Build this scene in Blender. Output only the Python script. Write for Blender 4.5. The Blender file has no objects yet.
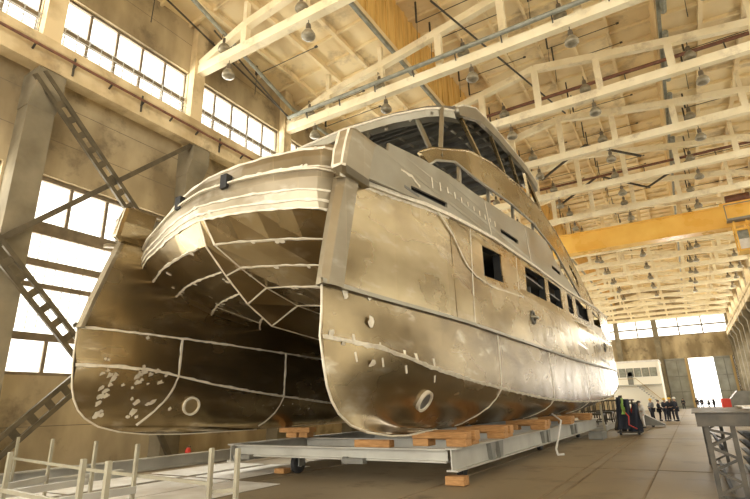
import bpy, bmesh, math, random
from mathutils import Vector, Matrix, noise
random.seed(7)
C = bpy.context.scene.collection
# ---------------------------------------------------------------- camera
YAW, PITCH, ROLL, FPX = -30.9, 17.5, -1.5, 498.0
cam_d = bpy.data.cameras.new('camera'); cam = bpy.data.objects.new('camera', cam_d); C.objects.link(cam)
_y, _p, _r = (math.radians(a) for a in (YAW, PITCH, ROLL))
fw = Vector((math.sin(_y)*math.cos(_p), math.cos(_y)*math.cos(_p), math.sin(_p)))
rt = Vector((math.cos(_y), -math.sin(_y), 0)); up = rt.cross(fw)
rt2 = rt*math.cos(_r)+up*math.sin(_r); up2 = -rt*math.sin(_r)+up*math.cos(_r)
cam.matrix_world = Matrix(((rt2.x, up2.x, -fw.x, 0), (rt2.y, up2.y, -fw.y, 0), (rt2.z, up2.z, -fw.z, 1.7), (0, 0, 0, 1)))
cam_d.sensor_width = 36; cam_d.lens = FPX/750*36; cam_d.clip_end = 400; cam_d.clip_start = .05
bpy.context.scene.camera = cam
# ---------------------------------------------------------------- world, daylight, exposure
W = bpy.data.worlds.new('daylight'); bpy.context.scene.world = W; W.use_nodes = True
W.node_tree.nodes['Background'].inputs[0].default_value = (1, .965, .9, 1)
W.node_tree.nodes['Background'].inputs[1].default_value = 2.6
def area(name, loc, rot, sx, sy, energy, col=(1, .95, .86)):
    l = bpy.data.lights.new(name, 'AREA'); l.shape = 'RECTANGLE'; l.size = sx; l.size_y = sy; l.energy = energy; l.color = col
    o = bpy.data.objects.new(name, l); C.objects.link(o); o.location = loc; o.rotation_euler = [math.radians(a) for a in rot]
    return o
# daylight coming in through the window bands (outside the panes), the back gate; the last lamp is added frontal fill
area('daylight_left_upper', (-16.9, 48, 14.7), (0, -90, 0), 1.9, 110, 6000, (1, .97, .92))
area('daylight_left_lower', (-16.9, 48, 5.9), (0, -90, 0), 6, 110, 12000, (1, .95, .86))
area('daylight_right_upper', (8.9, 40, 14.7), (0, 90, 0), 1.9, 120, 3000)
area('daylight_right_lower', (8.9, 40, 5.9), (0, 90, 0), 6, 120, 3000)
area('daylight_back_gate', (2.5, 107, 6), (-90, 0, 0), 4, 8, 1500)
area('daylight_back_windows', (-4, 107, 14), (-90, 0, 0), 22, 3, 2500)
area('added_front_fill', (-3, -15.5, 7.5), (90, 0, 0), 20, 13, 1700, (1, .94, .84))  # added fill from behind the camera, standing in a made-up opening
vs = bpy.context.scene.view_settings
vs.view_transform = 'Standard'; vs.look = 'None'; vs.gamma = 1; vs.exposure = 0.5; vs.use_curve_mapping = False
# ---------------------------------------------------------------- materials
def mat(name, col, rough=.8, metal=0., col2=None, scale=3., bump=0., detail=6, lo=.35, hi=.65, rvar=0., col3=None, s3=.4, stretch=(1, 1, 1), spec=.5, coord='Object'):
    m = bpy.data.materials.new(name); m.use_nodes = True; nt = m.node_tree; b = nt.nodes['Principled BSDF']
    b.inputs['Roughness'].default_value = rough; b.inputs['Metallic'].default_value = metal
    b.inputs['Base Color'].default_value = (*col, 1); b.inputs['Specular IOR Level'].default_value = spec
    if col2 is None and not bump: return m
    g = nt.nodes.new('ShaderNodeNewGeometry'); mp = nt.nodes.new('ShaderNodeMapping'); mp.inputs['Scale'].default_value = stretch
    nt.links.new(g.outputs['Position'], mp.inputs[0])
    n = nt.nodes.new('ShaderNodeTexNoise'); n.inputs['Scale'].default_value = scale; n.inputs['Detail'].default_value = detail
    nt.links.new(mp.outputs[0], n.inputs['Vector'])
    if col2 is not None:
        r = nt.nodes.new('ShaderNodeValToRGB'); r.color_ramp.elements[0].position = lo; r.color_ramp.elements[1].position = hi
        r.color_ramp.elements[0].color = (*col2, 1); r.color_ramp.elements[1].color = (*col, 1)
        nt.links.new(n.outputs[0], r.inputs[0]); out = r.outputs[0]
        if col3 is not None:
            n3 = nt.nodes.new('ShaderNodeTexNoise'); n3.inputs['Scale'].default_value = s3; n3.inputs['Detail'].default_value = 8; n3.inputs['Roughness'].default_value = .65
            nt.links.new(g.outputs['Position'], n3.inputs['Vector'])
            r3 = nt.nodes.new('ShaderNodeValToRGB'); r3.color_ramp.elements[0].position = .54; r3.color_ramp.elements[1].position = .72
            r3.color_ramp.elements[0].color = (0, 0, 0, 1); nt.links.new(n3.outputs[0], r3.inputs[0])
            mx = nt.nodes.new('ShaderNodeMix'); mx.data_type = 'RGBA'; mx.inputs['B'].default_value = (*col3, 1)
            nt.links.new(r3.outputs[0], mx.inputs['Factor']); nt.links.new(out, mx.inputs['A']); out = mx.outputs['Result']
        nt.links.new(out, b.inputs['Base Color'])
    if rvar:
        mr = nt.nodes.new('ShaderNodeMapRange'); mr.inputs['To Min'].default_value = rough-rvar; mr.inputs['To Max'].default_value = rough+rvar
        mr.inputs['From Min'].default_value = .3; mr.inputs['From Max'].default_value = .7
        nt.links.new(n.outputs[0], mr.inputs['Value']); nt.links.new(mr.outputs[0], b.inputs['Roughness'])
    if bump:
        bp = nt.nodes.new('ShaderNodeBump'); bp.inputs['Strength'].default_value = bump; bp.inputs['Distance'].default_value = .05
        nt.links.new(n.outputs[0], bp.inputs['Height']); nt.links.new(bp.outputs[0], b.inputs['Normal'])
    return m
def brick_alu(name, base, dark, rough, tile=(1.5, .9), metal=.8):
    """aluminium plating: every plate its own tone, ground patches and smears"""
    m = mat(name, base, rough, metal, dark, .9, 0, 3, .3, .7, .05, None, .4, (1, .5, 1.2))
    nt = m.node_tree; b = nt.nodes['Principled BSDF']
    g = [n for n in nt.nodes if n.type == 'NEW_GEOMETRY'][0]
    old = b.inputs['Base Color'].links[0].from_socket
    sx = nt.nodes.new('ShaderNodeSeparateXYZ'); nt.links.new(g.outputs['Position'], sx.inputs[0])
    ad = nt.nodes.new('ShaderNodeMath'); ad.operation = 'MULTIPLY_ADD'; ad.inputs[1].default_value = .8; nt.links.new(sx.outputs[0], ad.inputs[0]); nt.links.new(sx.outputs[1], ad.inputs[2])
    cb = nt.nodes.new('ShaderNodeCombineXYZ'); nt.links.new(ad.outputs[0], cb.inputs[0]); nt.links.new(sx.outputs[2], cb.inputs[1])
    br = nt.nodes.new('ShaderNodeTexBrick'); nt.links.new(cb.outputs[0], br.inputs['Vector'])
    br.inputs['Scale'].default_value = 1; br.inputs['Brick Width'].default_value = tile[0]; br.inputs['Row Height'].default_value = tile[1]
    br.inputs['Mortar Size'].default_value = .012; br.inputs['Color1'].default_value = (1, 1, 1, 1); br.inputs['Color2'].default_value = (.72, .7, .66, 1)
    br.inputs['Mortar'].default_value = (1.0, .98, .93, 1)
    bp = nt.nodes.new('ShaderNodeBump'); bp.inputs['Strength'].default_value = .12; bp.inputs['Distance'].default_value = .25
    nb = nt.nodes.new('ShaderNodeTexNoise'); nb.inputs['Scale'].default_value = .55; nb.inputs['Detail'].default_value = 3
    nt.links.new(g.outputs['Position'], nb.inputs['Vector']); nt.links.new(nb.outputs[0], bp.inputs['Height']); nt.links.new(bp.outputs[0], b.inputs['Normal'])
    mx = nt.nodes.new('ShaderNodeMix'); mx.data_type = 'RGBA'; mx.blend_type = 'MULTIPLY'; mx.inputs['Factor'].default_value = .8
    nt.links.new(old, mx.inputs['A']); nt.links.new(br.outputs['Color'], mx.inputs['B'])
    # pale ground-off smears
    n = nt.nodes.new('ShaderNodeTexNoise'); n.inputs['Scale'].default_value = 1.6; n.inputs['Detail'].default_value = 3; n.inputs['Roughness'].default_value = .6
    mp = nt.nodes.new('ShaderNodeMapping'); mp.inputs['Scale'].default_value = (1, .6, 1.8); nt.links.new(g.outputs['Position'], mp.inputs[0]); nt.links.new(mp.outputs[0], n.inputs['Vector'])
    r = nt.nodes.new('ShaderNodeValToRGB'); r.color_ramp.elements[0].position = .56; r.color_ramp.elements[1].position = .72; r.color_ramp.elements[0].color = (0, 0, 0, 1); r.color_ramp.elements[1].color = (.28, .28, .28, 1)
    nt.links.new(n.outputs[0], r.inputs[0])
    m2 = nt.nodes.new('ShaderNodeMix'); m2.data_type = 'RGBA'; m2.inputs['B'].default_value = (.74, .7, .6, 1)
    nt.links.new(r.outputs[0], m2.inputs['Factor']); nt.links.new(mx.outputs['Result'], m2.inputs['A'])
    nt.links.new(m2.outputs['Result'], b.inputs['Base Color'])
    return m
M = {}
M['conc'] = mat('cream_concrete', (.72, .58, .34), .85, 0, (.44, .32, .16), .7, .15, 9, .36, .6, 0, (.24, .17, .09), .8)
M['wall'] = mat('stained_plaster_wall', (.50, .40, .235), .85, 0, (.24, .18, .095), .5, .25, 10, .36, .6, 0, (.13, .095, .055), .7, (1, 1, .45))
M['col'] = mat('grey_concrete_column', (.24, .20, .125), .85, 0, (.13, .105, .06), 1.0, .2, 8, .3, .65)
M['beam'] = mat('cream_painted_beam', (.90, .80, .55), .75, 0, (.78, .66, .41), .8, .1, 8, .3, .6, 0, (.58, .47, .29), 1.1)
M['ceil'] = mat('cream_roof_slab', (.88, .73, .44), .85, 0, (.70, .53, .28), .35, .1, 8, .3, .6, 0, (.40, .30, .18), .5)
M['lantern'] = mat('yellow_lantern_boards', (.80, .52, .16), .7, 0, (.6, .36, .09), 1.5, .1, 6, .35, .6, 0, None, .4, (1, 2, .3))
M['floor'] = mat('worn_concrete_floor', (.30, .24, .15), .52, 0, (.155, .115, .062), .35, .08, 10, .3, .68, .08, (.12, .085, .05), .9, (1, .45, 1), .4)
M['rust'] = mat('rusty_pipe', (.22, .09, .045), .6, .1, (.13, .06, .035), 6, 0)
M['dark'] = mat('dark_steel', (.10, .085, .06), .55, .3, (.05, .045, .035), 3)
M['lat'] = mat('olive_grey_steel', (.115, .09, .05), .6, .2, (.07, .055, .03), 3)
M['bluepipe'] = mat('grey_blue_pipe', (.33, .34, .28), .5, .2, (.22, .22, .17), 3)
M['grey'] = mat('light_grey_paint', (.47, .46, .40), .45, .1, (.36, .34, .29), 1.3, 0, 6, .3, .6, .08)
M['mid'] = mat('mid_grey_paint', (.25, .25, .22), .5, .1, (.18, .175, .15), 1.5)
M['wood'] = mat('sawn_timber', (.50, .27, .10), .8, 0, (.32, .155, .05), 5, .2, 6, .3, .65, 0, None, .4, (1, 6, 6))
M['cream'] = mat('cream_square_tube', (.36, .335, .24), .5, .1, (.30, .27, .19), 5)
M['frame'] = mat('window_frame_brown', (.20, .15, .09), .7, 0, (.13, .1, .06), 4)
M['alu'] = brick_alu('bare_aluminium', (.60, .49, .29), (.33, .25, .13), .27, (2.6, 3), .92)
M['alu_shade'] = brick_alu('aluminium_shaded', (.37, .285, .155), (.20, .145, .07), .25, (2.4, 3), .92)  # darker copy of the bare aluminium: shade and floor reflection put into the colour
M['alu_belt'] = brick_alu('aluminium_belt', (.42, .37, .27), (.27, .225, .15), .42, (1.1, 3), .9)
M['alu_grey'] = mat('grey_sheet_aluminium', (.40, .37, .29), .42, .85, (.28, .25, .18), .8, 0, 8, .3, .7, .08)
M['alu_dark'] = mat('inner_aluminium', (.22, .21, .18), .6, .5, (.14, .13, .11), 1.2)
M['seam'] = mat('ground_weld_seam', (.72, .66, .52), .6, .35, (.60, .54, .42), 7, .3, 6, .35, .6)
M['black'] = mat('opening_shade_black', (.012, .012, .011), .7)  # flat black in place of the shade inside openings
M['orange'] = mat('yellow_orange_crane_paint', (.90, .56, .12), .3, 0, (.80, .42, .07), .6, 0, 6, .3, .65, .08)
M['lampglass'] = mat('grey_lamp_reflector', (.32, .28, .19), .35, .25, (.2, .17, .11), 6)
M['lampneck'] = mat('dark_lamp_neck', (.16, .13, .09), .5, .4)
M['white'] = mat('white_panel', (.86, .84, .78), .35, 0, (.7, .66, .58), 2)
M['offwhite'] = mat('pale_office_wall', (.86, .82, .70), .7)
M['door'] = mat('grey_steel_door', (.34, .35, .31), .55, .3, (.26, .26, .22), .8)
M['tan'] = mat('tan_door_edge', (.5, .36, .16), .7)
M['groove'] = mat('floor_groove', (.17, .12, .07), .7, 0, (.26, .2, .12), 1.5)
M['red'] = mat('red_paint', (.65, .05, .03), .5)
M['green'] = mat('green_fabric', (.32, .5, .12), .8)  # plain even green for one hung cloth
M['navy'] = mat('dark_navy_cloth', (.03, .035, .05), .85)
M['greycloth'] = mat('grey_cloth', (.2, .22, .24), .85)
M['whitecloth'] = mat('white_cloth', (.75, .73, .68), .85)
M['skin'] = mat('skin', (.55, .34, .23), .6)
M['helmet'] = mat('yellow_helmet', (.85, .55, .06), .4)
M['whelmet'] = mat('white_helmet', (.85, .85, .8), .4)
M['rubber'] = mat('black_rubber', (.03, .03, .03), .6)
M['glasspane'] = bpy.data.materials.new('window_glass'); M['glasspane'].use_nodes = True
nt = M['glasspane'].node_tree; nt.nodes.clear()
o_ = nt.nodes.new('ShaderNodeOutputMaterial'); t_ = nt.nodes.new('ShaderNodeBsdfTransparent'); g_ = nt.nodes.new('ShaderNodeBsdfGlossy'); x_ = nt.nodes.new('ShaderNodeMixShader')
g_.inputs['Roughness'].default_value = .1; x_.inputs[0].default_value = .06; t_.inputs[0].default_value = (.97, .97, .95, 1)
nt.links.new(t_.outputs[0], x_.inputs[1]); nt.links.new(g_.outputs[0], x_.inputs[2]); nt.links.new(x_.outputs[0], o_.inputs[0])
# ---------------------------------------------------------------- helpers
class MB:
    def __init__(s): s.v = []; s.f = []
    def quadgrid(s, P, flip=False, closed=False):
        b = len(s.v); R = len(P); K = len(P[0])
        for row in P:
            for p in row: s.v.append(tuple(p))
        for i in range(R-1):
            for j in range(K-1):
                q = (b+i*K+j, b+i*K+j+1, b+(i+1)*K+j+1, b+(i+1)*K+j)
                s.f.append(q[::-1] if flip else q)
        return s
    def poly(s, pts, flip=False):
        b = len(s.v); s.v += [tuple(p) for p in pts]; f = tuple(range(b, b+len(pts))); s.f.append(f[::-1] if flip else f); return s
    def box(s, x0, x1, y0, y1, z0, z1):
        b = len(s.v)
        s.v += [(x0, y0, z0), (x1, y0, z0), (x1, y1, z0), (x0, y1, z0), (x0, y0, z1), (x1, y0, z1), (x1, y1, z1), (x0, y1, z1)]
        s.f += [tuple(b+i for i in q) for q in ((0, 3, 2, 1), (4, 5, 6, 7), (0, 1, 5, 4), (1, 2, 6, 5), (2, 3, 7, 6), (3, 0, 4, 7))]; return s
    def bar(s, p, q, w, h=None, upv=(0, 0, 1)):
        p = Vector(p); q = Vector(q); h = h or w; d = (q-p).normalized(); u = Vector(upv)
        if abs(d.dot(u)) > .98: u = Vector((0, 1, 0))
        a = d.cross(u).normalized(); c = a.cross(d).normalized(); b = len(s.v)
        for e in (p, q):
            for i, j in ((-1, -1), (1, -1), (1, 1), (-1, 1)): s.v.append(tuple(e+a*i*w/2+c*j*h/2))
        s.f += [tuple(b+i for i in t) for t in ((0, 1, 2, 3), (7, 6, 5, 4), (0, 4, 5, 1), (1, 5, 6, 2), (2, 6, 7, 3), (3, 7, 4, 0))]; return s
    def tube(s, pts, r, n=8, caps=True):
        pts = [Vector(p) for p in pts]; b = len(s.v); K = len(pts); pa = None
        rr = r if isinstance(r, (list, tuple)) else [r]*K
        for i, p in enumerate(pts):
            d = (pts[min(i+1, K-1)]-pts[max(i-1, 0)]).normalized()
            u = pa if pa is not None else (Vector((0, 0, 1)) if abs(d.z) < .9 else Vector((1, 0, 0)))
            a = (u-d*u.dot(d)).normalized(); pa = a; c = d.cross(a)
            for k in range(n):
                t = 2*math.pi*k/n; s.v.append(tuple(p+a*math.cos(t)*rr[i]+c*math.sin(t)*rr[i]))
        for i in range(K-1):
            for k in range(n): s.f.append((b+i*n+k, b+i*n+(k+1) % n, b+(i+1)*n+(k+1) % n, b+(i+1)*n+k))
        if caps: s.f.append(tuple(b+k for k in range(n))[::-1]); s.f.append(tuple(b+(K-1)*n+k for k in range(n)))
        return s
    def lathe(s, c, prof, n=12, axis='z'):
        b = len(s.v); c = Vector(c)
        for r, h in prof:
            for k in range(n):
                t = 2*math.pi*k/n; a, d = r*math.cos(t), r*math.sin(t)
                s.v.append(tuple(c+(Vector((a, d, h)) if axis == 'z' else Vector((h, a, d)) if axis == 'x' else Vector((d, h, a)))))
        for i in range(len(prof)-1):
            for k in range(n): s.f.append((b+i*n+k, b+i*n+(k+1) % n, b+(i+1)*n+(k+1) % n, b+(i+1)*n+k))
        return s
    def prism(s, pts2, plane, t0, t1):
        """closed outline pts2 in a plane ('x','y','z' = constant axis), between t0 and t1"""
        f = {'x': lambda a, b_, t: (t, a, b_), 'y': lambda a, b_, t: (a, t, b_), 'z': lambda a, b_, t: (a, b_, t)}[plane]
        b = len(s.v); n = len(pts2)
        s.v += [f(p[0], p[1], t0) for p in pts2]+[f(p[0], p[1], t1) for p in pts2]
        s.f.append(tuple(range(b, b+n))[::-1]); s.f.append(tuple(range(b+n, b+2*n)))
        for i in range(n): s.f.append((b+i, b+(i+1) % n, b+n+(i+1) % n, b+n+i))
        return s
    def build(s, name, m, parent=None, smooth=False, fixn=True):
        me = bpy.data.meshes.new(name); o = parent.location if parent is not None and parent.type == 'EMPTY' else Vector((0, 0, 0))
        root = parent
        while root is not None and root.parent is not None: root = root.parent
        o = root.location if root is not None else Vector((0, 0, 0))
        me.from_pydata([(a-o.x, b_-o.y, c-o.z) for a, b_, c in s.v], [], s.f)
        if fixn:
            bm = bmesh.new(); bm.from_mesh(me); bmesh.ops.recalc_face_normals(bm, faces=bm.faces); bm.to_mesh(me); bm.free()
        if smooth:
            for p in me.polygons: p.use_smooth = True
        me.materials.append(M[m]); ob = bpy.data.objects.new(name, me); C.objects.link(ob)
        if parent is not None: ob.parent = parent
        return ob
def thing(name, label, cat, loc=(0, 0, 0), group=None, rz=0):
    o = bpy.data.objects.new(name, None); C.objects.link(o); o.location = loc; o.rotation_euler.z = rz; o['label'] = label; o['category'] = cat
    if group: o['group'] = group
    return o
def tag(o, label, cat, group=None):
    o['label'] = label; o['category'] = cat
    if group: o['group'] = group
    return o
def struct(name, mb, m, parent=None, label=None):
    o = mb.build(name, m, parent)
    if parent is None: o['kind'] = 'structure'
    return o
def dup(root, loc, label=None, rz=None, group=None):
    r = root.copy(); C.objects.link(r); r.location = loc
    if rz is not None: r.rotation_euler.z = rz
    if label: r['label'] = label
    if group: r['group'] = group
    for ch in list(root.children):
        c = ch.copy(); C.objects.link(c); c.parent = r
        for g in list(ch.children):
            d = g.copy(); C.objects.link(d); d.parent = c
    return r
def lerp(a, b, t): return a+(b-a)*t
def interp(tab, x):
    if x <= tab[0][0]: return tab[0][1]
    for (x0, y0), (x1, y1) in zip(tab, tab[1:]):
        if x <= x1: return lerp(y0, y1, (x-x0)/(x1-x0))
    return tab[-1][1]
def sm(t): t = max(0, min(1, t)); return t*t*(3-2*t)
ORD = ['first', 'second', 'third', 'fourth', 'fifth', 'sixth', 'seventh', 'eighth', 'ninth', 'tenth', 'eleventh', 'twelfth', 'thirteenth', 'fourteenth', 'fifteenth', 'sixteenth', 'seventeenth', 'eighteenth', 'nineteenth', 'twentieth', 'twenty-first']
# ---------------------------------------------------------------- setting
XL, XR, YB, YF = -16.0, 8.0, 105.0, -13.0
XC = -4.0
BAYS = [6.1+5.72*k for k in range(-3, 18)]        # column and truss lines
struct('floor', MB().box(XL-.4, XR+.4, YF, YB+20, -.3, 0), 'floor')
def wall_side(name, x, sgn):
    m = MB(); a, b = (x-.35, x) if sgn < 0 else (x, x+.35)
    m.box(a, b, YF, YB, 0, 2.8); m.box(a, b, YF, YB, 8.87, 12.9); m.box(a, b, YF, YB, 15.6, 19.3)
    for Y in BAYS:                                  # solid strips behind the columns
        m.box(a, b, Y-.45, Y+.45, 2.8, 8.87); m.box(a, b, Y-.3, Y+.3, 12.9, 15.6)
    o = struct(name, m, 'wall')
    j = MB(); xi = x+(.004 if sgn < 0 else -.004)
    for z in (10.1, 11.4, 17.0, 1.4): j.box(min(xi, x), max(xi, x), YF, YB, z-.01, z+.01)
    j.build('panel_joint', 'frame', o)
    return o
wall_side('wall_left', XL, -1); wall_side('wall_right', XR, 1)
wn = 0
def window_band(x, sgn, y0, y1, z0, z1, rows, nm, th=.07):
    """one window: frame (with mullions and rails) and glass"""
    global wn
    wn += 1
    xm = x+sgn*.2; 
    root = thing('window_%d' % wn, '', '', (xm, (y0+y1)/2, z0)); del root['label']; del root['category']; root['kind'] = 'structure'
    f = MB()
    for (za, zb) in rows: f.box(xm-.06, xm+.06, y0, y1, za, zb)
    for k in range(nm+1):
        y = lerp(y0, y1, k/nm)
        if nm == 4 and 0 < k < nm: f.box(xm-.04, xm+.04, y-th/2, y+th/2, z0, 4.0).box(xm-.04, xm+.04, y-th/2, y+th/2, 7.1, z1)
        else: f.box(xm-.04, xm+.04, y-th/2, y+th/2, z0, z1)
    f.build('window_frame', 'frame', root)
    MB().box(xm+sgn*.05, xm+sgn*.06, y0, y1, z0, z1).build('window_pane', 'glasspane', root)
    return root
for s_, x in ((-1, XL), (1, XR)):
    for i, (a, b) in enumerate(zip(BAYS, BAYS[1:])):
        if b < -2 and s_ < 0: continue
        w = window_band(x, s_, a+.45, b-.45, 2.8, 8.87, [(8.72, 8.87), (7.0, 7.4), (6.0, 6.22), (5.35, 5.5), (3.8, 4.02), (2.8, 2.9)], 4, .1)
        if s_ < 0 and b < 30:
            m = MB()                                # corrugated light sheets: thin vertical glazing bars
            for k in range(1, 17):
                y = lerp(a+.45, b-.45, k/17); m.box(x-.24, x-.22, y-.012, y+.012, 4.1, 7.0)
            m.build('glazing_bar', 'grey', w)
        window_band(x, s_, a+.3, b-.3, 12.9, 15.6, [(15.5, 15.6), (14.22, 14.38), (12.9, 12.97)], 5, .09)
# back wall with gate
m = MB()
m.box(XL, XR, YB, YB+.5, 8.45, 12.5); m.box(XL, XR, YB, YB+.5, 15.6, 22); m.box(-3.2, -2.0, YB, YB+.5, 0, 8.45)
m.box(7.4, XR, YB, YB+.5, 0, 8.45); m.box(XL, -10, YB, YB+.5, 0, 8.45); m.box(-10, -3.2, YB, YB+.5, 0, 1)
struct('wall_back', m, 'wall')
root = thing('window_90', '', '', (XC, YB+.2, 12.5)); del root['label']; del root['category']; root['kind'] = 'structure'
f = MB()
for x in (-16, -13, -9.8, -6.5, -3.3, .2, 3.8, 7.9): f.box(x-.1, x+.1, YB+.1, YB+.3, 12.5, 15.6)
f.box(XL, XR, YB+.1, YB+.3, 14.0, 14.25); f.box(XL, XR, YB+.1, YB+.3, 12.5, 12.65)
f.build('window_frame', 'frame', root); MB().box(XL, XR, YB+.32, YB+.34, 12.5, 15.6).build('window_pane', 'glasspane', root)
root = thing('window_91', '', '', (-6.6, YB+.2, 1)); del root['label']; del root['category']; root['kind'] = 'structure'
f = MB()
for z in (1.05, 3, 5, 7.2, 8.4): f.box(-10, -3.2, YB+.1, YB+.3, z-.08, z+.08)
for x in (-10, -8.3, -6.6, -4.9, -3.2): f.box(x-.06, x+.06, YB+.1, YB+.3, 1, 8.45)
f.build('window_frame', 'frame', root); MB().box(-10, -3.2, YB+.32, YB+.34, 1, 8.45).build('window_pane', 'glasspane', root)
for k, (xa, xb, n) in enumerate(((-3.0, .66, 1), (4.4, 7.3, 2))):
    root = thing('door_%d' % n, '', '', (xa, YB-.2, 0)); del root['label']; del root['category']; root['kind'] = 'structure'
    MB().box(xa, xb, YB-.3, YB-.1, .02, 8.5).build('door_leaf', 'door', root)
    e = MB()
    for z in (.4, 2.8, 5.4, 8.2): e.box(xa, xb, YB-.36, YB-.3, z-.08, z+.08)
    for x in (xa+.06, (xa+xb)/2, xb-.06): e.box(x-.06, x+.06, YB-.36, YB-.3, .02, 8.5)
    e.build('door_frame', 'mid', root)
    MB().box(xb-.5, xb-.15, YB-.42, YB-.36, .02, 8.5).build('door_edge', 'tan', root)
# wall behind the camera: opening between piers made up to let in frontal light
m = MB(); m.box(XL, XL+2, YF-.4, YF, 0, 19.3); m.box(XR-2, XR, YF-.4, YF, 0, 19.3); m.box(XL+2, XR-2, YF-.4, YF, 14.5, 22)
struct('wall_front', m, 'wall')
# roof: two shallow slabs with ribs and a lantern along the middle
LX0, LX1, LZ = -9.45, 1.75, 21.6
def roofz(x): return 18.0+.9*(1-abs(x-XC)/12.)*2*.55
m = MB()
for (xa, xb) in ((XL-.3, LX0), (LX1, XR+.3)):
    za, zb = roofz(xa), roofz(xb)
    m.quadgrid([[(xa, YF, za), (xa, YB, za)], [(xb, YF, zb), (xb, YB, zb)]])
    m.quadgrid([[(xa, YF, za+.4), (xa, YB, za+.4)], [(xb, YF, zb+.4), (xb, YB, zb+.4)]])
    n = 4
    for k in range(n+1):                            # edge ribs along the hall
        x = lerp(xa, xb, k/n); z = lerp(za, zb, k/n); m.box(x-.09, x+.09, YF, YB, z-.26, z+.01)
    y = YF
    while y < YB:
        m.bar((xa, y, za-.08), (xb, y, zb-.08), .1, .18); y += 1.43
m.box(LX0-.3, LX1+.3, YF, YB, LZ, LZ+.3)
for x in (-7.6, -5.8, -4, -2.2, -.4): m.box(x-.08, x+.08, YF, YB, LZ-.24, LZ)
y = YF
while y < YB: m.box(LX0, LX1, y-.06, y+.06, LZ-.16, LZ); y += 1.43
struct('ceiling', m, 'ceil')
for x, s_ in ((LX0, -1), (LX1, 1)):
    m = MB(); z0 = roofz(x)-.3
    m.box(min(x, x+s_*.15), max(x, x+s_*.15), YF, YB, z0, LZ+.1)
    y = YF
    while y < YB: m.box(min(x, x-s_*.06), max(x, x-s_*.06), y-.05, y+.05, z0, LZ); y += .95
    struct('trim_%d' % (1 if s_ < 0 else 4), m, 'lantern' if s_ < 0 else 'ceil')
m = MB()
for x, s_ in ((LX0, 1), (LX1, 1)):
    m.box(x-.04, x+.1, YF, YB, roofz(x)-.5, roofz(x)-.3)
struct('trim_2', m, 'bluepipe')
m = MB()                                            # track lines let into the floor
for x in (-13.3, -11.25, -9.6, -5.1, -2.72, -2.45, -1.05):
    m.box(x-.02, x+.02, YF+.5, YB-1, .0, .012)
for y in (15.2, 27, 42, 64): m.box(-8, XR, y-.008, y+.008, .0, .008)
struct('trim_3', m, 'groove')
# columns
for side, x, nm in ((-1, XL, 'left'), (1, XR, 'right')):
    first = None; k_ = 0
    for k, Y in enumerate(BAYS):
        if Y < 0: continue
        xa, xb = (x, x+.62) if side < 0 else (x-.62, x)
        lab = 'grey concrete wall column, %s from the camera along the %s wall' % (ORD[k_], nm); k_ += 1
        t = thing('concrete_column', lab, 'column', (x, Y, 0), 'columns along the %s wall' % nm)
        MB().box(xa, xb, Y-.38, Y+.38, 0, 11.3).build('shaft', 'col', t)
        c = MB().prism([(xa, 10.6), (xb, 10.6), (xb+(.3 if side < 0 else 0), 11.15), (xb+(.3 if side < 0 else 0), 11.81), (xa-(.3 if side > 0 else 0), 11.81), (xa-(.3 if side > 0 else 0), 11.15)], 'y', Y-.4, Y+.4)
        c.build('corbel', 'col', t)
        if side < 0: MB().box(x, x+.36, Y-.28, Y+.28, 11.81, 18.0).build('upper_column', 'conc', t)
        else: MB().box(x-.36, x, Y-.28, Y+.28, 11.81, 18.0).build('upper_column', 'conc', t)
for side, x, nm in ((-1, XL, 'left'), (1, XR, 'right')):
    xa, xb = (x+.37, x+1.0) if side < 0 else (x-1.0, x-.37)
    t = thing('crane_beam', 'long cream concrete crane runway beam on the %s wall columns' % nm, 'beam', (x, 0, 11.82))
    MB().box(xa+.1, xb-.03, YF+.5, YB-.3, 11.82, 12.6).box(xa, xb, YF+.5, YB-.3, 12.55, 12.85).build('girder', 'conc', t)
    xm = (xa+xb)/2; MB().box(xm-.05, xm+.05, YF+.5, YB-.3, 12.85, 12.95).build('rail', 'rust', t)
    r = MB()                                        # guard rail between beam and window
    xg = x+.12*(-side)
    xg = (x+.06) if side < 0 else (x-.06)
    y = -1.
    while y < 60: r.bar((xg, y, 12.9), (xg, y, 14.25), .025); y += .42
    for z in (13.3, 13.6, 13.85, 14.05, 14.25): r.bar((xg, -1, z), (xg, 60, z), .024)
    r.build('guard_rail', 'grey', t)
# back wall columns
for lab, xa, xb in (('tall pale column right of the office on the back wall', -3.95, -3.1), ('pale column at the left end of the office on the back wall', -10.3, -9.5), ('pale column in the right corner of the back wall', 7.3, 7.95)):
    t = tag(MB().box(xa, xb, YB-1.0, YB-.42, 0, 16.2).build('concrete_column', 'col'), lab, 'column')
# roof trusses
TR = [y for y in BAYS if y > 4]
def make_truss(Y):
    t = thing('roof_truss', '', 'truss', (XC, Y, 15.5))
    MB().box(XL+.37, XR-.37, Y-.16, Y+.16, 15.5, 15.92).build('bottom_chord', 'beam', t)
    top = MB()
    P = [(XL+.4, 16.0), (-13, 16.85), (-9.9, 17.25), (-6.9, 17.75), (-4, 18.25), (-1.1, 17.75), (1.9, 17.25), (5, 16.85), (XR-.4, 16.0)]
    for a, b in zip(P, P[1:]): top.bar((a[0], Y, a[1]), (b[0], Y, b[1]), .28, .36)
    top.build('top_chord', 'beam', t)
    for x, z in P[1:-1]:
        MB().box(x-.15, x+.15, Y-.13, Y+.13, 15.9, z-.12).build('post', 'beam', t)
    for x in (-13, -9.9, 5): MB().box(x-.1, x+.1, Y-.1, Y+.1, interp(P, x), roofz(x)-.2).build('roof_strut', 'beam', t)
    return t
t0 = None
for k, Y in enumerate(TR):
    lab = 'cream concrete roof truss spanning the hall, %s from the camera' % ORD[k]
    if t0 is None: t0 = make_truss(Y); t0['label'] = lab; t0['group'] = 'roof trusses'
    else: dup(t0, (XC, Y, 15.5), lab, group='roof trusses')
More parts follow.
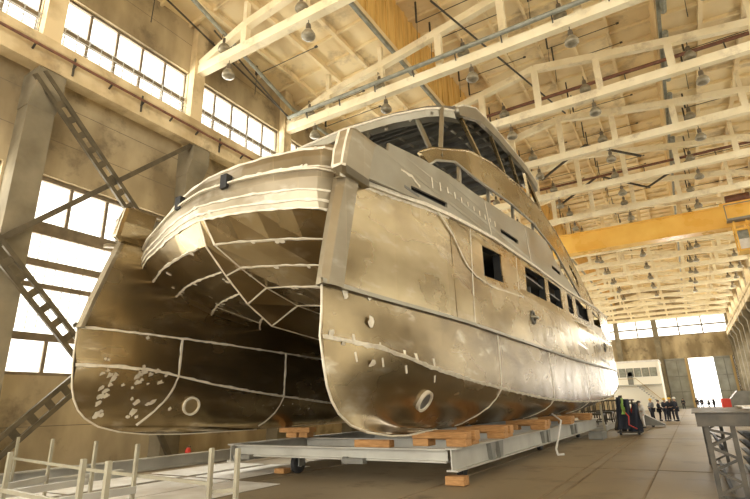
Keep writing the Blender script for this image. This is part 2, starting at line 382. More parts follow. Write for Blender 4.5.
# glass high bay lamps, one over and one under the bottom chord
def make_lamp(kind):
    t = thing('high_bay_lamp', '', 'lamp', (0, 0, 0))
    if kind == 'upper':
        MB().tube([(0, -.16, .46), (0, -.16, .62), (0, -.06, .66), (0, 0, .55), (0, 0, .3)], .022, 6).build('bracket', 'lampneck', t)
    else:
        MB().tube([(0, 0, .66), (0, 0, .3)], .022, 6).build('bracket', 'lampneck', t)
    MB().lathe((0, 0, 0), [(.0, .46), (.1, .46), (.12, .3), (.1, .22), (.14, .14), (0, .14)], 10).build('lamp_neck', 'lampneck', t, True)
    MB().lathe((0, 0, 0), [(.1, .2), (.2, .12), (.29, -.02), (.31, -.14), (.26, -.2), (.1, -.23), (0, -.23)], 14).build('reflector', 'lampglass', t, True)
    return t
LX = (-14.1, -9.95, -5.75, -1.75, 2.6, 6.6)
LU = make_lamp('upper'); LL = make_lamp('lower'); LU.scale = LL.scale = (.86, .86, .93); u1 = l1 = False
for k, Y in enumerate(TR[:13]):
    for j, x in enumerate(LX):
        a = 'lamp above the chord of the %s roof truss, %s from the left wall' % (ORD[k], ORD[j])
        b = a.replace('above', 'hung under')
        pu = (x, Y-.1, 16.18); pl = (x+.25, Y, 14.88)
        if not u1: LU.location = pu; LU['label'] = a; LU['group'] = 'lamps on the roof trusses'; LL.location = pl; LL['label'] = b; LL['group'] = 'lamps on the roof trusses'; u1 = True
        else: dup(LU, pu, a, group='lamps on the roof trusses'); dup(LL, pl, b, group='lamps on the roof trusses')
# thin conduits under the roof slab
n_ = 0
for k, Y in enumerate(TR[:12]):
    for j, (x0, x1) in enumerate(((-15.6, -11.8), (-8.6, -4.6), (-3.4, .2), (2.6, 6.4))):
        for q, dy in enumerate((1.5, 3.2)):
            zc = 17.5 if j in (0, 3) else 20.3
            o = MB().tube([(x0, Y+dy, zc-1.1), (x0+.05, Y+dy, zc), (x1, Y+dy, zc)], .022, 5).box(x1-.12, x1+.02, Y+dy-.05, Y+dy+.05, zc-.02, zc+.04)
            o = o.box(x0-.02, x0+.06, Y+dy-.04, Y+dy+.04, zc, roofz(x0) if j in (0, 3) else LZ).build('conduit', 'dark')
            tag(o, 'thin conduit under the roof, bay %s, %s from left, %s of its pair' % (ORD[k], ORD[j], ('nearer', 'farther')[q]), 'conduit', 'thin conduits under the roof slabs')
# rust brown pipes
def pipe(label, pts, r, m='rust', name='pipe', hang=None, n=8):
    t = thing(name, label, 'pipe', pts[0]); MB().tube(pts, r, n).build('pipe_run', m, t)
    if hang:
        for p, q in hang: MB().bar(p, q, .05).build('hanger', 'dark', t)
    return t
br = [((-15.02, y, 12.2), (-14.8, y, 12.35)) for y in (4.2, 5.4, 6.6, 7.8, 9.0, 10.2, 11.4, 12.6, 13.8, 15, 17, 19, 22)]+[((-14.98, y, 11.95), (-14.98, y, 12.6)) for y in (6.6, 9.0, 12.6)]
pipe('rust brown conductor pipe bracketed along the left crane beam', [(-14.82, 0, 12.32), (-14.82, 104, 12.32)], .045, hang=br)
pipe('rust brown pipe across the hall behind the second roof truss', [(-15.6, 12.6, 16.6), (7.2, 12.6, 16.6)], .08, hang=[((x, 12.2, 16.1), (x, 12.6, 16.6)) for x in (-13, -9, -5, -1, 3)])
pipe('rust brown pipe across the hall by the fourth roof truss', [(-12, 23.9, 16.8), (7.2, 23.9, 16.8)], .09, hang=[((x, 23.6, 15.95), (x, 23.9, 16.8)) for x in (-8, -4, 0, 4)])
pipe('rust brown pipe across the hall by the sixth roof truss', [(-12, 35.3, 16.6), (7.2, 35.3, 16.6)], .09, hang=[((x, 35.0, 15.95), (x, 35.3, 16.6)) for x in (-8, -4, 0, 4)])
pipe('grey blue pipe running down beneath the roof by the left wall', [(-12.6, 2, 17.6), (-15.2, 17.3, 16.7), (-15.2, 40, 16.6)], .09, 'bluepipe')
pipe('grey cable duct fixed along the third roof truss', [(-15.2, 17.02, 16.0), (7.2, 17.02, 16.0)], .1, 'bluepipe', 'cable_duct', hang=[((x, 17.02, 16.0), (x, 17.1, 15.6)) for x in range(-14, 8, 2)])
pipe('dark brace rod rising from the left wall to the lantern', [(-15.4, 17.6, 16.2), (-15.4, 9.0, 17.9)], .04, 'dark', 'brace_rod')
pipe('dark brace rod running down the wall beside the upper windows', [(-15.2, 12.0, 17.8), (-15.2, 17.2, 15.96)], .04, 'dark', 'brace_rod')
pipe('long dark cable stretched diagonally under the roof', [(-6.05, 14.9, 17.0), (-3.3, 27.2, 17.5)], .045, 'dark', 'cable')
# cross braces high in the farther bays
for k, (Y, x0, x1, z0, z1) in enumerate([(32, -6, -3, 15.9, 17.6), (32, -3, 0, 17.6, 15.9), (37.5, -6, -3, 15.9, 17.6), (37.5, -3, 0, 17.6, 15.9), (37.5, 0, 3, 15.9, 17.4)]):
    tag(MB().bar((x0, Y, z0), (x1, Y, z1), .12).build('roof_brace', 'dark'), 'dark diagonal steel brace under the roof, %s of five, counted from near left' % ORD[k], 'brace', 'diagonal roof braces')
# grey downpipes fixed beneath lantern edge on the right
for k, Y in enumerate((20.3, 26.0, 31.7, 37.4)):
    tag(MB().tube([(1.95, Y-2.6, 17.9), (1.95, Y+1.6, 17.9)], .13, 8).build('grey_duct', 'bluepipe'), 'short grey duct along the right lantern edge, %s from the camera' % ORD[k], 'duct', 'ducts along the right lantern edge')
# lattice braces on the left wall
def lattice(label, p, q, w=.55):
    t = thing('lattice_brace', label, 'brace', p)
    p = Vector(p); q = Vector(q); d = (q-p).normalized(); n = Vector((0, -d.z, d.y))
    a = MB(); a.bar(p+n*w/2, q+n*w/2, .13, .1, (1, 0, 0)); a.bar(p-n*w/2, q-n*w/2, .13, .1, (1, 0, 0)); a.build('chord', 'lat', t)
    b = MB(); L = (q-p).length; k = .5
    while k < L: c = p+d*k; b.bar(c-n*w/2, c+n*w/2, .2, .03, (1, 0, 0)); k += .52
    b.build('batten', 'lat', t)
    return t
lattice('olive steel lattice brace from the top of the near column', (-15.1, 5.75, 11.6), (-15.1, 11.0, 6.6), .34)
lattice('grey steel lattice brace in front of the lower windows', (-15.05, 5.2, 6.4), (-15.05, 8.5, 3.1), .36)
lattice('pale steel lattice brace rising from the floor by the wall', (-14.9, 8.6, 3.05), (-14.9, 5.6, .1), .36)
tag(MB().bar((-15.25, 5.6, 6.2), (-15.25, 11.6, 12.0), .16, .12, (1, 0, 0)).build('brace_bar', 'lat'), 'plain steel brace bar crossing the upper lattice brace on the left wall', 'brace')
tag(MB().bar((-15.0, 11.6, .2), (-15.2, 10.3, 2.6), .16, .12, (1, 0, 0)).build('brace_bar', 'lat'), 'short steel bar leaning at the foot of the second column', 'brace')
t = thing('floodlight', 'small lit floodlight on the second left wall column', 'lamp', (-15.2, 12.0, 12.0))
MB().box(-15.38, -15.1, 11.7, 12.0, 11.25, 11.45).build('housing', 'mid', t)
MB().box(-15.34, -15.14, 11.66, 11.7, 11.27, 11.43).build('lens', 'white', t)
# overhead crane
t = thing('bridge_crane', 'orange overhead bridge crane girder spanning the whole hall', 'crane', (XC, 44, 13.6))
for y0 in (43.2,):
    MB().box(XL+.8, XR-.8, y0, y0+.9, 13.72, 15.25).build('girder', 'orange', t)
    MB().box(XL+.8, XR-.8, y0-.12, y0+1.02, 13.62, 13.74).box(XL+.8, XR-.8, y0-.12, y0+1.02, 15.22, 15.32).build('flange', 'orange', t)
for x in (XL+.68, XR-.68): MB().box(x-.2, x+.2, 42.6, 45.2, 12.96, 13.75).build('end_truck', 'orange', t)
g = MB().box(4.5, 7.0, 42.3, 43.05, 13.9, 14.05); g.bar((4.5, 42.35, 14.0), (4.5, 42.35, 15.1), .06); g.bar((7, 42.35, 14.0), (7, 42.35, 15.1), .06); g.bar((4.5, 42.35, 15.1), (7, 42.35, 15.1), .06)
g.build('walkway', 'mid', t)
tr = MB().box(4.3, 6.9, 43.1, 44.3, 15.33, 15.5).build('trolley_frame', 'orange', t)
MB().lathe((4.8, 43.6, 15.85), [(0, 0), (.32, 0), (.34, .1), (.34, 1.4), (.32, 1.5), (0, 1.5)], 14, 'x').build('hoist_drum', 'rust', t, True)
cab = MB(); cab.box(4.7, 6.3, 41.7, 43.0, 11.4, 11.55); cab.box(4.7, 6.3, 41.7, 43.0, 12.9, 13.05)
for x in (4.76, 5.5, 6.24):
    for y in (41.76, 42.94): cab.box(x-.05, x+.05, y-.05, y+.05, 11.5, 13.6)
cab.build('cab_frame', 'orange', t)
MB().box(4.85, 6.15, 41.85, 42.85, 11.55, 12.3).build('cab_panel', 'white', t)
MB().box(4.85, 6.15, 41.85, 42.85, 12.3, 12.9).build('cab_window', 'bluepipe', t)
# ---------------------------------------------------------------- the catamaran
BC = -8.85                                          # centre line
boat = thing('catamaran', 'huge unfinished bare aluminium catamaran standing on a grey steel cradle', 'boat', (BC, 8, 1.1))
YE = 43.0
STEM = [(1.1, 9.6), (1.14, 9.0), (1.2, 8.4), (1.28, 7.95), (1.4, 7.55), (1.6, 7.2), (1.8, 7.0), (2.05, 6.86), (2.3, 6.78), (2.85, 6.7), (3.8, 6.7), (5.0, 6.98), (6.2, 7.3)]
def ystem(z): return interp(STEM, z)
ZS_O = [(6.5, 2.85), (7.6, 2.74), (9, 2.62), (11.6, 2.38), (15.3, 2.11), (20, 1.86), (25, 1.7), (33, 1.66), (38, 2.0), (YE, 2.8)]
ZS_I = [(6.5, 2.85), (8.5, 2.7), (12, 2.2), (16, 1.85), (30, 1.7), (36, 1.8), (YE, 2.7)]
ZK_O = [(6.5, 3.78), (36, 3.72), (YE, 3.8)]
ZK_I = [(6.5, 3.78), (9, 3.68), (12, 3.54), (15.5, 3.42), (YE, 3.3)]
ZB = [(6.5, 1.1), (32, 1.1), (38, 1.7), (YE, 2.6)]
def D_out(Y, z):                                     # half offset of the outboard face from the centre line
    full = 4.08+.36*sm((Y-26)/12.)-.12*sm((Y-40)/3)
    return lerp(3.75, full, sm((Y-ystem(min(z, 6.2)))/(6.5 if z > 3 else 3.2)))
def sh(s, Y, z):                                    # the left bow leans a little inboard above the knuckle
    return 0 if s > 0 else -.3*max(0, min(1, (z-3.8)/2.3))*(1-sm((Y-7.4)/4))
def eo(t): t = max(0, min(1, t)); return 1-(1-t)**2.2
def hull_rows():
    """row functions (Y)->(d,z) and the stem height of each row, outboard knuckle to inboard deck"""
    R = []
    R.append((3.80, lambda Y: (D_out(Y, 3.8), interp(ZK_O, Y))))
    R.append((3.30, lambda Y: (D_out(Y, 3.3), lerp(interp(ZK_O, Y), interp(ZS_O, Y), .5))))
    R.append((2.85, lambda Y: (D_out(Y, 2.85)-.03, interp(ZS_O, Y))))
    for zst, fr, dd in ((2.35, .3, .10), (2.05, .52, .24), (1.8, .68, .40), (1.6, .80, .55), (1.4, .9, .68), (1.25, .96, .82)):
        R.append((zst, lambda Y, zst=zst, fr=fr, dd=dd: (lerp(3.75, 4.05-dd*1.1, sm((Y-ystem(zst))/3.0)), lerp(interp(ZS_O, Y), interp(ZB, Y), fr if Y > 12 else lerp((2.85-zst)/1.75, fr, max(0, (Y-7)/5.))))))
    R.append((1.14, lambda Y: (lerp(3.75, 3.12, sm((Y-8.6)/4.2)), interp(ZB, Y))))
    for zst, fr, dd in ((1.25, .96, 3.02), (1.4, .9, 2.96), (1.6, .80, 2.90), (1.8, .68, 2.85), (2.05, .52, 2.80), (2.35, .3, 2.75)):
        R.append((zst, lambda Y, zst=zst, fr=fr, dd=dd: (lerp(3.75, dd, eo((Y-ystem(zst))/7)), lerp(interp(ZS_I, Y), interp(ZB, Y), fr if Y > 12 else lerp((2.85-zst)/1.75, fr, max(0, (Y-7)/5.))))))
    R.append((2.85, lambda Y: (lerp(3.75, 2.70, eo((Y-6.7)/8)), interp(ZS_I, Y))))
    R.append((3.78, lambda Y: (lerp(3.75, 2.66, eo((Y-6.7)/8)), interp(ZK_I, Y))))
    R.append((5.0, lambda Y: (lerp(3.66, 2.75, eo((Y-7)/8)), 5.0)))
    R.append((6.15, lambda Y: (lerp(3.6, 2.9, eo((Y-7.3)/8)), 6.15)))
    return R
TS = [0, .004, .01, .018, .028, .04, .055, .075, .1, .13, .165, .2, .25, .3, .37, .45, .55, .65, .75, .82, .88, .93, .97, 1]
def hull_pt(row, t, s):
    zst, fn = row; y0 = ystem(zst); Y = y0+t*(YE-y0); d, z = fn(Y)
    if t < .1 and zst < 3.7: z = lerp(zst, z, sm(t/.1)) if zst > 1.2 else lerp(1.14, z, sm(t/.03))
    return Vector((BC+s*(d+sh(s, Y, z)), Y, z))
ROWS = hull_rows()
def hull_surf_y(s, r, Y):
    zst = ROWS[r][0]; y0 = ystem(zst); return hull_pt(ROWS[r], max(0, (Y-y0)/(YE-y0)), s)
def ribbon(mb, pts, nrm, w=.05, off=.01, rough=.5):
    w *= .8; off = min(off, .012)
    """irregular flat weld strip laid on a surface"""
    q = []
    for a, b in zip(pts, pts[1:]):
        a = Vector(a); b = Vector(b); n = max(1, int((b-a).length/.14))
        for k in range(n): q.append(a.lerp(b, k/n))
    q.append(Vector(pts[-1])); P = []
    for i, p in enumerate(q):
        d = (q[min(i+1, len(q)-1)]-q[max(i-1, 0)]).normalized(); n = nrm(p) if callable(nrm) else Vector(nrm); c = d.cross(n).normalized()
        wa = w*(1+rough*(random.random()**2)*2.2-.3*rough); wb = w*(1+rough*(random.random()**2)*2.2-.3*rough)
        P.append([p-c*wa-n*.002, p-c*wa*.85+n*off, p+c*wb*.85+n*off, p+c*wb-n*.002])
    mb.quadgrid(P)
    return mb
def hull_normal(s, out):
    return lambda p: Vector((s*out, -.05, -.05 if p.z > 2.8 else -.45)).normalized()
for s, nm in ((1, 'right'), (-1, 'left')):
    P = [[hull_pt(r, t, s) for t in TS] for r in ROWS]
    m = MB().quadgrid(P); m.poly([row[-1] for row in P])
    hl = m.build('hull', 'alu_shade', boat, True); hl['label'] = '%s hull' % nm
    for p in hl.data.polygons: p.use_smooth = len(p.vertices) == 4
    K_ = len(TS)
    for e in hl.data.edges:
        a, c_ = e.vertices
        if a//K_ == c_//K_ and a//K_ in (0, 2, 16, 17): e.use_edge_sharp = True
    # weld seams
    w = MB()
    for ri, out, wd in ((2, 1, .045), (0, 1, .03), (16, -1, .04), (17, -1, .03)):
        ribbon(w, [P[ri][k] for k in range(len(TS)) if TS[k] < .97], hull_normal(s, out), wd)
    w.build('weld_seam', 'seam', hl)
    w = MB()                                        # stem edge
    e = [P[r][0] for r in range(0, 10)]; e += [P[9][k] for k in range(1, 9)]
    w.tube(e, .022, 6); w.build('stem_bar', 'seam', hl, True)
    # vertical seams down the plating
    for Yo, Yi in ((11.6, 9.3), (15.2, 13.2), (22, 18), (30, 24), (37, 30)):
        for out, rr in ((1, (0, 1, 2)), (-1, (17, 16))):
            Y = Yo if out > 0 else Yi
            if Y == 11.6: continue
            w = MB(); ribbon(w, [hull_surf_y(s, r, Y) for r in rr], hull_normal(s, out), .035)
            if out > 0: ribbon(w, [hull_surf_y(s, r, Y-(r-2)*.28) for r in (2, 3, 4, 5, 6, 7, 8)], hull_normal(s, out), .03)
            else: ribbon(w, [hull_surf_y(s, r, Y-(16-r)*.17) for r in (16, 15, 14, 13, 12, 11)], hull_normal(s, out), .03)
            w.build('weld_seam', 'seam', hl)
    # short vertical stitch marks around the strake near the stem
    w = MB()
    side = 1 if s > 0 else -1
    for Y in (7.6, 8.4, 9.2, 9.7, 10.5):
        out = 1 if s > 0 else -1
        r = 2 if s > 0 else 16
        a = hull_surf_y(s, r, Y); b = hull_surf_y(s, r-1 if s > 0 else r+1, Y)
        if s > 0: ribbon(w, [a, a.lerp(b, random.uniform(.2, .5))], hull_normal(s, out), .035, .012, 1.2)
        c = hull_surf_y(s, r+1 if s > 0 else r-1, Y+.15)
        if s < 0: pass
        elif 0: ribbon(w, [a.lerp(b, random.uniform(.2, .9)), a, a.lerp(c, random.uniform(.3, 1.1))], hull_normal(s, out), .05, .012, 1.2)
        elif random.random() < .6: ribbon(w, [a.lerp(c, .35), a.lerp(c, .7)], hull_normal(s, out), .03)
    def blob(w, p, n, r_):
        a = n.orthogonal().normalized(); c = n.cross(a)
        w.poly([p+n*.012+(a*math.cos(t)+c*math.sin(t))*r_*random.uniform(.6, 1.25) for t in [k*math.pi/5 for k in range(10)]])
    rr_ = [17, 16, 15, 14, 13, 12] if s < 0 else [0, 2, 3, 4, 5, 6]; nn = hull_normal(s, -1 if s < 0 else 1)
    for Yc, cnt in (((7.45, 18), (8.25, 26), (8.8, 5)) if s < 0 else ((7.3, 4), (8.2, 3))):
        for _ in range(cnt):
            i = random.choice([0, 1, 1, 2, 3, 4]) if s < 0 else random.choice([0, 1]); Y = Yc+random.gauss(0, .07)
            if random.random() < .25: Y = Yc+random.uniform(-.4, .4)
            p = hull_surf_y(s, rr_[i], Y).lerp(hull_surf_y(s, rr_[i+1], Y), random.random()); blob(w, p, nn(p), random.uniform(.04, .11))
    for k in range(12): p = hull_surf_y(s, rr_[1], 9.6+k*.45); p = p.lerp(hull_surf_y(s, rr_[3], 9.6+k*.45), random.uniform(.3, .8)); blob(w, p, nn(p), random.uniform(.02, .04))
    w.build('weld_patch', 'seam', hl)['kind'] = 'stuff'
    # thruster port low in the bow
    ra, Yc, fz = (5, 10.4, 1.76) if s > 0 else (13, 9.75, 1.8)
    cand = [(hull_surf_y(s, q, Yc), q) for q in range(3, 16)]
    cand = [c_ for c_ in cand if (c_[1] < 9) == (s > 0)]
    c, q_ = min(cand, key=lambda c_: abs(c_[0].z-fz)); du = hull_surf_y(s, q_+1, Yc)-hull_surf_y(s, q_-1, Yc); dv = hull_surf_y(s, q_, Yc+.4)-hull_surf_y(s, q_, Yc-.4)
    n = du.cross(dv).normalized(); n = n if n.x > 0 else -n; c = c+n*.02
    Q = Vector((0, 0, 1)).rotation_difference(n).to_matrix()
    def ring(mb, c, Q, prof, k=20):
        b = len(mb.v)
        for r_, h in prof:
            for i in range(k): a = 2*math.pi*i/k; mb.v.append(tuple(c+Q@Vector((r_*math.cos(a), r_*math.sin(a), h))))
        for j in range(len(prof)-1):
            for i in range(k): mb.f.append((b+j*k+i, b+j*k+(i+1) % k, b+(j+1)*k+(i+1) % k, b+(j+1)*k+i))
        return mb
    ring(MB(), c, Q, [(.25, -.08), (.25, .04), (.2, .04), (.19, -.08)]).build('port_ring', 'seam', hl)
    ring(MB(), c, Q, [(.2, .0), (.0, .0)]).build('port', 'alu_dark' if s > 0 else 'alu', hl)
    # ---- side above the knuckle, bow part
    def so(Y, z): return Vector((BC+s*(D_out(Y, z)+.03+sh(s, Y, z)), Y, z))
    DK = [(7.02, 5.89), (8.13, 6.12), (9.58, 6.32), (10.57, 6.47), (15.62, 6.92), (21.24, 7.17), (28.03, 7.3), (36, 7.45), (41, 7.5)]
    G = []
    zz = [0, .15, .4, .7, 1]
    for f in zz:
        row = []
        for Yn in (0, .4, 1, 1.8, 2.8, 4, 5.3):
            y0 = ystem(lerp(3.8, 5.95, f)); Y = y0+Yn*(12.0-y0)/5.3
            z = lerp(interp(ZK_O, Y), interp(DK, Y), f); row.append(so(Y, z))
        G.append(row)
    sd = MB().quadgrid(G).build('bow_side', 'alu', boat, True)
    w = MB(); ribbon(w, [G[-1][k]+Vector((0, 0, -.02)) for k in range(7)], (s, 0, 0), .05); 
    w.build('weld_seam', 'seam', sd)
    # knuckle ledge
    L = MB(); A = []
    for t in TS:
        Y = 6.62+t*(YE-6.62); z = interp(ZK_O, Y); d = D_out(Y, 3.8)
        A.append([Vector((BC+s*(d-.03), Y, z-.05)), Vector((BC+s*(d+.09), Y, z-.03)), Vector((BC+s*(d+.09), Y, z+.05)), Vector((BC+s*(d-.03), Y, z+.08))])
    L.quadgrid(A); L.build('knuckle_ledge', 'alu_grey', boat)
    # stem plate above the knuckle, and block over it
    pl = MB()
    G = []
    for z in (3.74, 4.4, 5.2, 6.0):
        y = ystem(z)-.05; dn = lerp(0, -.02, (z-3.7)/2.3)
        h = sh(s, 7, z); di = 3.62
        G.append([Vector((BC+s*(di-.02+h), y+.14, z)), Vector((BC+s*(di+dn+h), y+.05, z)), Vector((BC+s*(3.76+dn+h), y, z)), Vector((BC+s*(3.87+h), y+.1, z)), Vector((BC+s*(3.9+h), y+.5, z))])
    pl.quadgrid(G); pl.poly(G[0]); pl.poly(G[-1]); pl.build('stem_plate', 'alu_belt', boat)
    bl = MB(); G = []
    for z, y, di, do in ((6.0, 7.12, 3.4, 3.84), (6.1, 6.98, 3.35, 3.92), (6.5, 7.05, 3.36, 3.94), (6.93, 7.16, 3.40, 3.97), (7.02, 7.3, 3.5, 3.95)):
        h = sh(s, 7.2, z) ; di += .33 if s > 0 else .0; do += .12 if s > 0 else -.24-.12*(z-6.0); di += h; do += h
        G.append([Vector((BC+s*di, y+.9, z)), Vector((BC+s*di, y+.08, z)), Vector((BC+s*(di+.08), y, z)), Vector((BC+s*(do-.06), y, z)), Vector((BC+s*do, y+.07, z)), Vector((BC+s*do, y+.9, z))])
    bl.quadgrid(G); bl.poly(G[0]); bl.poly(G[-1]); bo = bl.build('bulwark_end', 'alu_belt' if s > 0 else 'alu_shade', boat)  # left end takes the darker copy, with shade put into its colour
    w = MB(); ribbon(w, [G[1][2], G[1][3], G[1][4]], (0, -1, 0), .03); ribbon(w, [G[1][2], G[2][2], G[3][2]], (0, -1, 0), .03); ribbon(w, [G[1][3], G[2][3], G[3][3]], (0, -1, 0), .03)
    w.build('weld_seam', 'seam', bo)
# ---- plates with cut-outs: flat curve fill in the YZ plane, given thickness
def plate(name, outline, holes, x, thick, m, parent, bend=None):
    cu = bpy.data.curves.new(name, 'CURVE'); cu.dimensions = '2D'; cu.fill_mode = 'BOTH'
    for pts in [outline]+holes:
        sp = cu.splines.new('POLY'); sp.points.add(len(pts)-1); sp.use_cyclic_u = True
        for p, q in zip(sp.points, pts): p.co = (q[0], q[1], 0, 1)
    cu.extrude = thick/2
    ob = bpy.data.objects.new('tmp', cu); C.objects.link(ob)
    me = bpy.data.meshes.new_from_object(ob.evaluated_get(bpy.context.evaluated_depsgraph_get())); bpy.data.objects.remove(ob)
    o = boat.location
    for v in me.vertices:
        y, z, h = v.co.x, v.co.y, v.co.z
        v.co = Vector((x+(bend(y, z) if bend else 0)+h-o.x, y-o.y, z-o.z))
    me.materials.clear(); me.materials.append(M[m]); me.name = name
    r = bpy.data.objects.new(name, me); C.objects.link(r); r.parent = parent; return r
def dens(pts, st=1.6):
    o = []
    for a, b in zip(pts, pts[1:]):
        n = max(1, int(abs(b[0]-a[0])/st)); o += [(lerp(a[0], b[0], k/n), lerp(a[1], b[1], k/n)) for k in range(n)]
    return o+[pts[-1]]
WIN = [[(14.4, 6.41), (16.27, 6.57), (16.3, 5.58), (14.33, 5.42)], [(19.46, 6.88), (22.75, 7.06), (22.7, 5.98), (19.34, 5.84)], [(23.4, 7.1), (26.19, 7.18), (26.19, 6.12), (23.4, 6.05)],
       [(27.7, 7.22), (28.88, 7.24), (28.9, 6.22), (27.7, 6.2)], [(29.74, 7.28), (32.79, 7.34), (32.83, 6.28), (29.8, 6.24)], [(34.3, 7.38), (36.84, 7.4), (36.8, 6.34), (34.3, 6.32)]]
SEAMC = [(11.3, 6.55), (12.1, 6.1), (12.6, 5.65), (13.0, 5.4), (13.6, 5.25), (15.0, 5.2), (19, 5.5), (26, 5.8), (34, 6.0)]
TOPL = [(12.0, 6.6), (15.62, 6.92), (21.24, 7.18), (28.03, 7.36), (36, 7.55), (41.2, 7.62)]
for s in (1, -1):
    xo = BC+s*4.11
    out = dens(TOPL)+[(42.3, 5.6), (YE, 3.8)]+dens([(YE, 3.79), (12.0, 3.78)])
    aft = plate('aft_side', out, WIN, xo, .04, 'alu', boat, lambda y, z: s*(D_out(y, z)+.02-4.11))
    for i, wv in enumerate(WIN):                     # reveals coloured black to imitate the shade inside each window
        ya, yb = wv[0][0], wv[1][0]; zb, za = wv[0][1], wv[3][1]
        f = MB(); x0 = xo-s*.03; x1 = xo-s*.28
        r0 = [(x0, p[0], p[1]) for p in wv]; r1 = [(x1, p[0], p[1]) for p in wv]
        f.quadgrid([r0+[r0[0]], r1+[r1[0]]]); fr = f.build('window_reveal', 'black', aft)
        ym = lerp(ya, yb, .72)
        MB().bar((xo-s*.5, ym, za-.1), (xo-s*.5, ym, zb+.1), .1).bar((xo-s*.9, lerp(ya, yb, .35), za-.1), (xo-s*.9, lerp(ya, yb, .35), zb+.1), .08).build('inner_frame', 'mid', aft)
    # mooring fairleads
    for Y, z, r_ in ((19.6, 4.84, .27), (36.6, 5.07, .3)):
        xx = xo+s*.03+s*(D_out(Y, 6)-4.09)
        f = MB(); f.tube([(xx+s*.05, Y+r_*.85*math.cos(a_*math.pi/9), z+r_*.85*math.sin(a_*math.pi/9)) for a_ in range(19)], r_*.16, 8, False)
        fl = f.build('fairlead', 'alu_dark', aft, True)
        MB().lathe((xx, Y, z), [(r_*.8, s*.025), (.0, s*.025)], 14, 'x').build('recess', 'black', aft)
        MB().tube([(xx+s*.03, Y-r_, z), (xx+s*.2, Y-r_*.2, z-.02), (xx+s*.2, Y+r_*.2, z-.02), (xx+s*.03, Y+r_, z)], .05, 8).build('horn', 'alu_grey', aft, True)
    w = MB()
    for Y in (13.2, 18.0, 27, 33.5, 38.5): ribbon(w, [(xo+s*.02+s*(D_out(Y, 6)-4.09), Y, 3.85), (xo+s*.02+s*(D_out(Y, 6)-4.09), Y+.25, interp(TOPL, Y)-.05)], (s, 0, 0), .022, .012)
    ribbon(w, [(BC+s*(D_out(Y, 5)+.05), Y, z) for Y, z in SEAMC], (s, 0, 0), .03, .012)
    w.build('weld_seam', 'seam', aft)
    # fender shelf at the after end
    MB().prism([(36.2, 4.35), (42.7, 4.05), (43.2, 3.85), (36.2, 4.2)], 'x', xo-s*.1, xo+s*.22).build('fender_shelf', 'alu_grey', boat)
    # deck edge rim above the side
    e = MB(); pts = [(7.1, 5.96), (8.13, 6.14), (9.58, 6.34), (10.57, 6.49), (12, 6.62), (15.62, 6.94), (21.24, 7.2), (28.03, 7.38), (36, 7.57), (41.2, 7.64)]
    G = []
    for Y, z in pts:
        d = D_out(Y, 6.0)+.05; G.append([Vector((BC+s*(d-.1), Y, z-.03)), Vector((BC+s*(d+.06), Y, z-.03)), Vector((BC+s*(d+.06), Y, z+.07)), Vector((BC+s*(d-.1), Y, z+.07))])
    e.quadgrid(G); e.build('deck_edge', 'seam', boat)
    # grey bulwark band with scupper slots
    up_ = [(7.25, 6.75), (7.45, 6.93), (7.9, 7.07), (8.8, 7.19), (8.84, 7.41), (10.51, 7.74), (12.09, 7.97), (14.6, 8.21), (18.7, 8.67), (22.25, 9.2), (24.6, 9.35), (25.6, 9.1), (26.3, 8.75)]
    low = [(32, 7.62), (27, 7.42), (21.24, 7.22), (15.62, 6.98), (12, 6.68), (10.57, 6.55), (9.58, 6.4), (8.13, 6.2), (7.3, 6.1)]
    bb = lambda y: lerp(.06, 0, sm((y-7)/6.5))
    slots = [[(9.83, 6.73), (11.99, 7.02), (11.97, 6.86), (9.85, 6.6)], [(16.89, 7.72), (19.21, 7.9), (19.16, 7.72), (16.87, 7.54)], [(25.2, 8.25), (27.2, 8.3), (27.2, 8.1), (25.2, 8.05)]]
    bd = plate('bulwark_band', dens(up_)+dens([(28, 8.4), (31.9, 7.95)])+dens(low), slots, BC+s*4.02, .06, 'alu_grey', boat, lambda y, z: -s*bb(y)+s*sh(s, y, 6))
    for q in slots:
        MB().quadgrid([[(BC+s*(3.99-bb(p[0])), p[0], p[1]) for p in q+[q[0]]], [(BC+s*(3.9-bb(p[0])), p[0], p[1]) for p in q+[q[0]]]]).poly([(BC+s*(3.9-bb(p[0])), p[0], p[1]) for p in q]).build('slot', 'black', bd)
    w = MB()
    for k in range(11):                              # row of short weld marks on the band
        Y = 11.0+k*.52; z = interp(up_, Y)-.42-.02*k
        ribbon(w, [(BC+s*4.06, Y, z), (BC+s*4.06, Y+.03, z-random.uniform(.12, .3))], (s, 0, 0), .022, .01, .9)
    ribbon(w, [(BC+s*4.06, 15.3, 8.2), (BC+s*4.06, 15.7, 7.1)], (s, 0, 0), .02, .01)
    ribbon(w, [(BC+s*4.06, 20.5, 8.8), (BC+s*4.06, 20.9, 7.35)], (s, 0, 0), .02, .01)
    ribbon(w, [(BC+s*4.0, 9.3, 6.95), (BC+s*4.02, 9.9, 7.0), (BC+s*4.03, 10.3, 6.85)], (s, 0, 0), .03, .01, .9)
    w.build('weld_mark', 'seam', bd)['kind'] = 'stuff'
    # long arched coaming of the upper deck
    xa = BC+s*3.85
    at_ = [(10.72, 8.06), (11.5, 8.55), (12.53, 8.98), (14.54, 9.84), (17.0, 10.48), (21.07, 11.03), (25.22, 11.15), (28.5, 10.95), (31.5, 10.4), (35, 9.6), (39, 8.5), (42, 7.66)]
    al_ = [(40, 7.66), (34, 8.1), (30.5, 8.9), (27.5, 9.6), (23, 9.85), (19.11, 9.56), (15.27, 9.06), (13.25, 8.87), (11.8, 8.3), (11.3, 7.95)]
    arc = plate('arched_coaming', dens(at_)+dens(al_), [[(31.3, 9.8), (33.6, 9.2), (33.9, 8.65), (31.2, 9.2)]], xa, .1, 'alu', boat)
    w = MB(); w.tube([(xa+s*.05, a, b) for a, b in dens(at_, 1)], .035, 6); w.build('edge_bar', 'alu', arc, True)
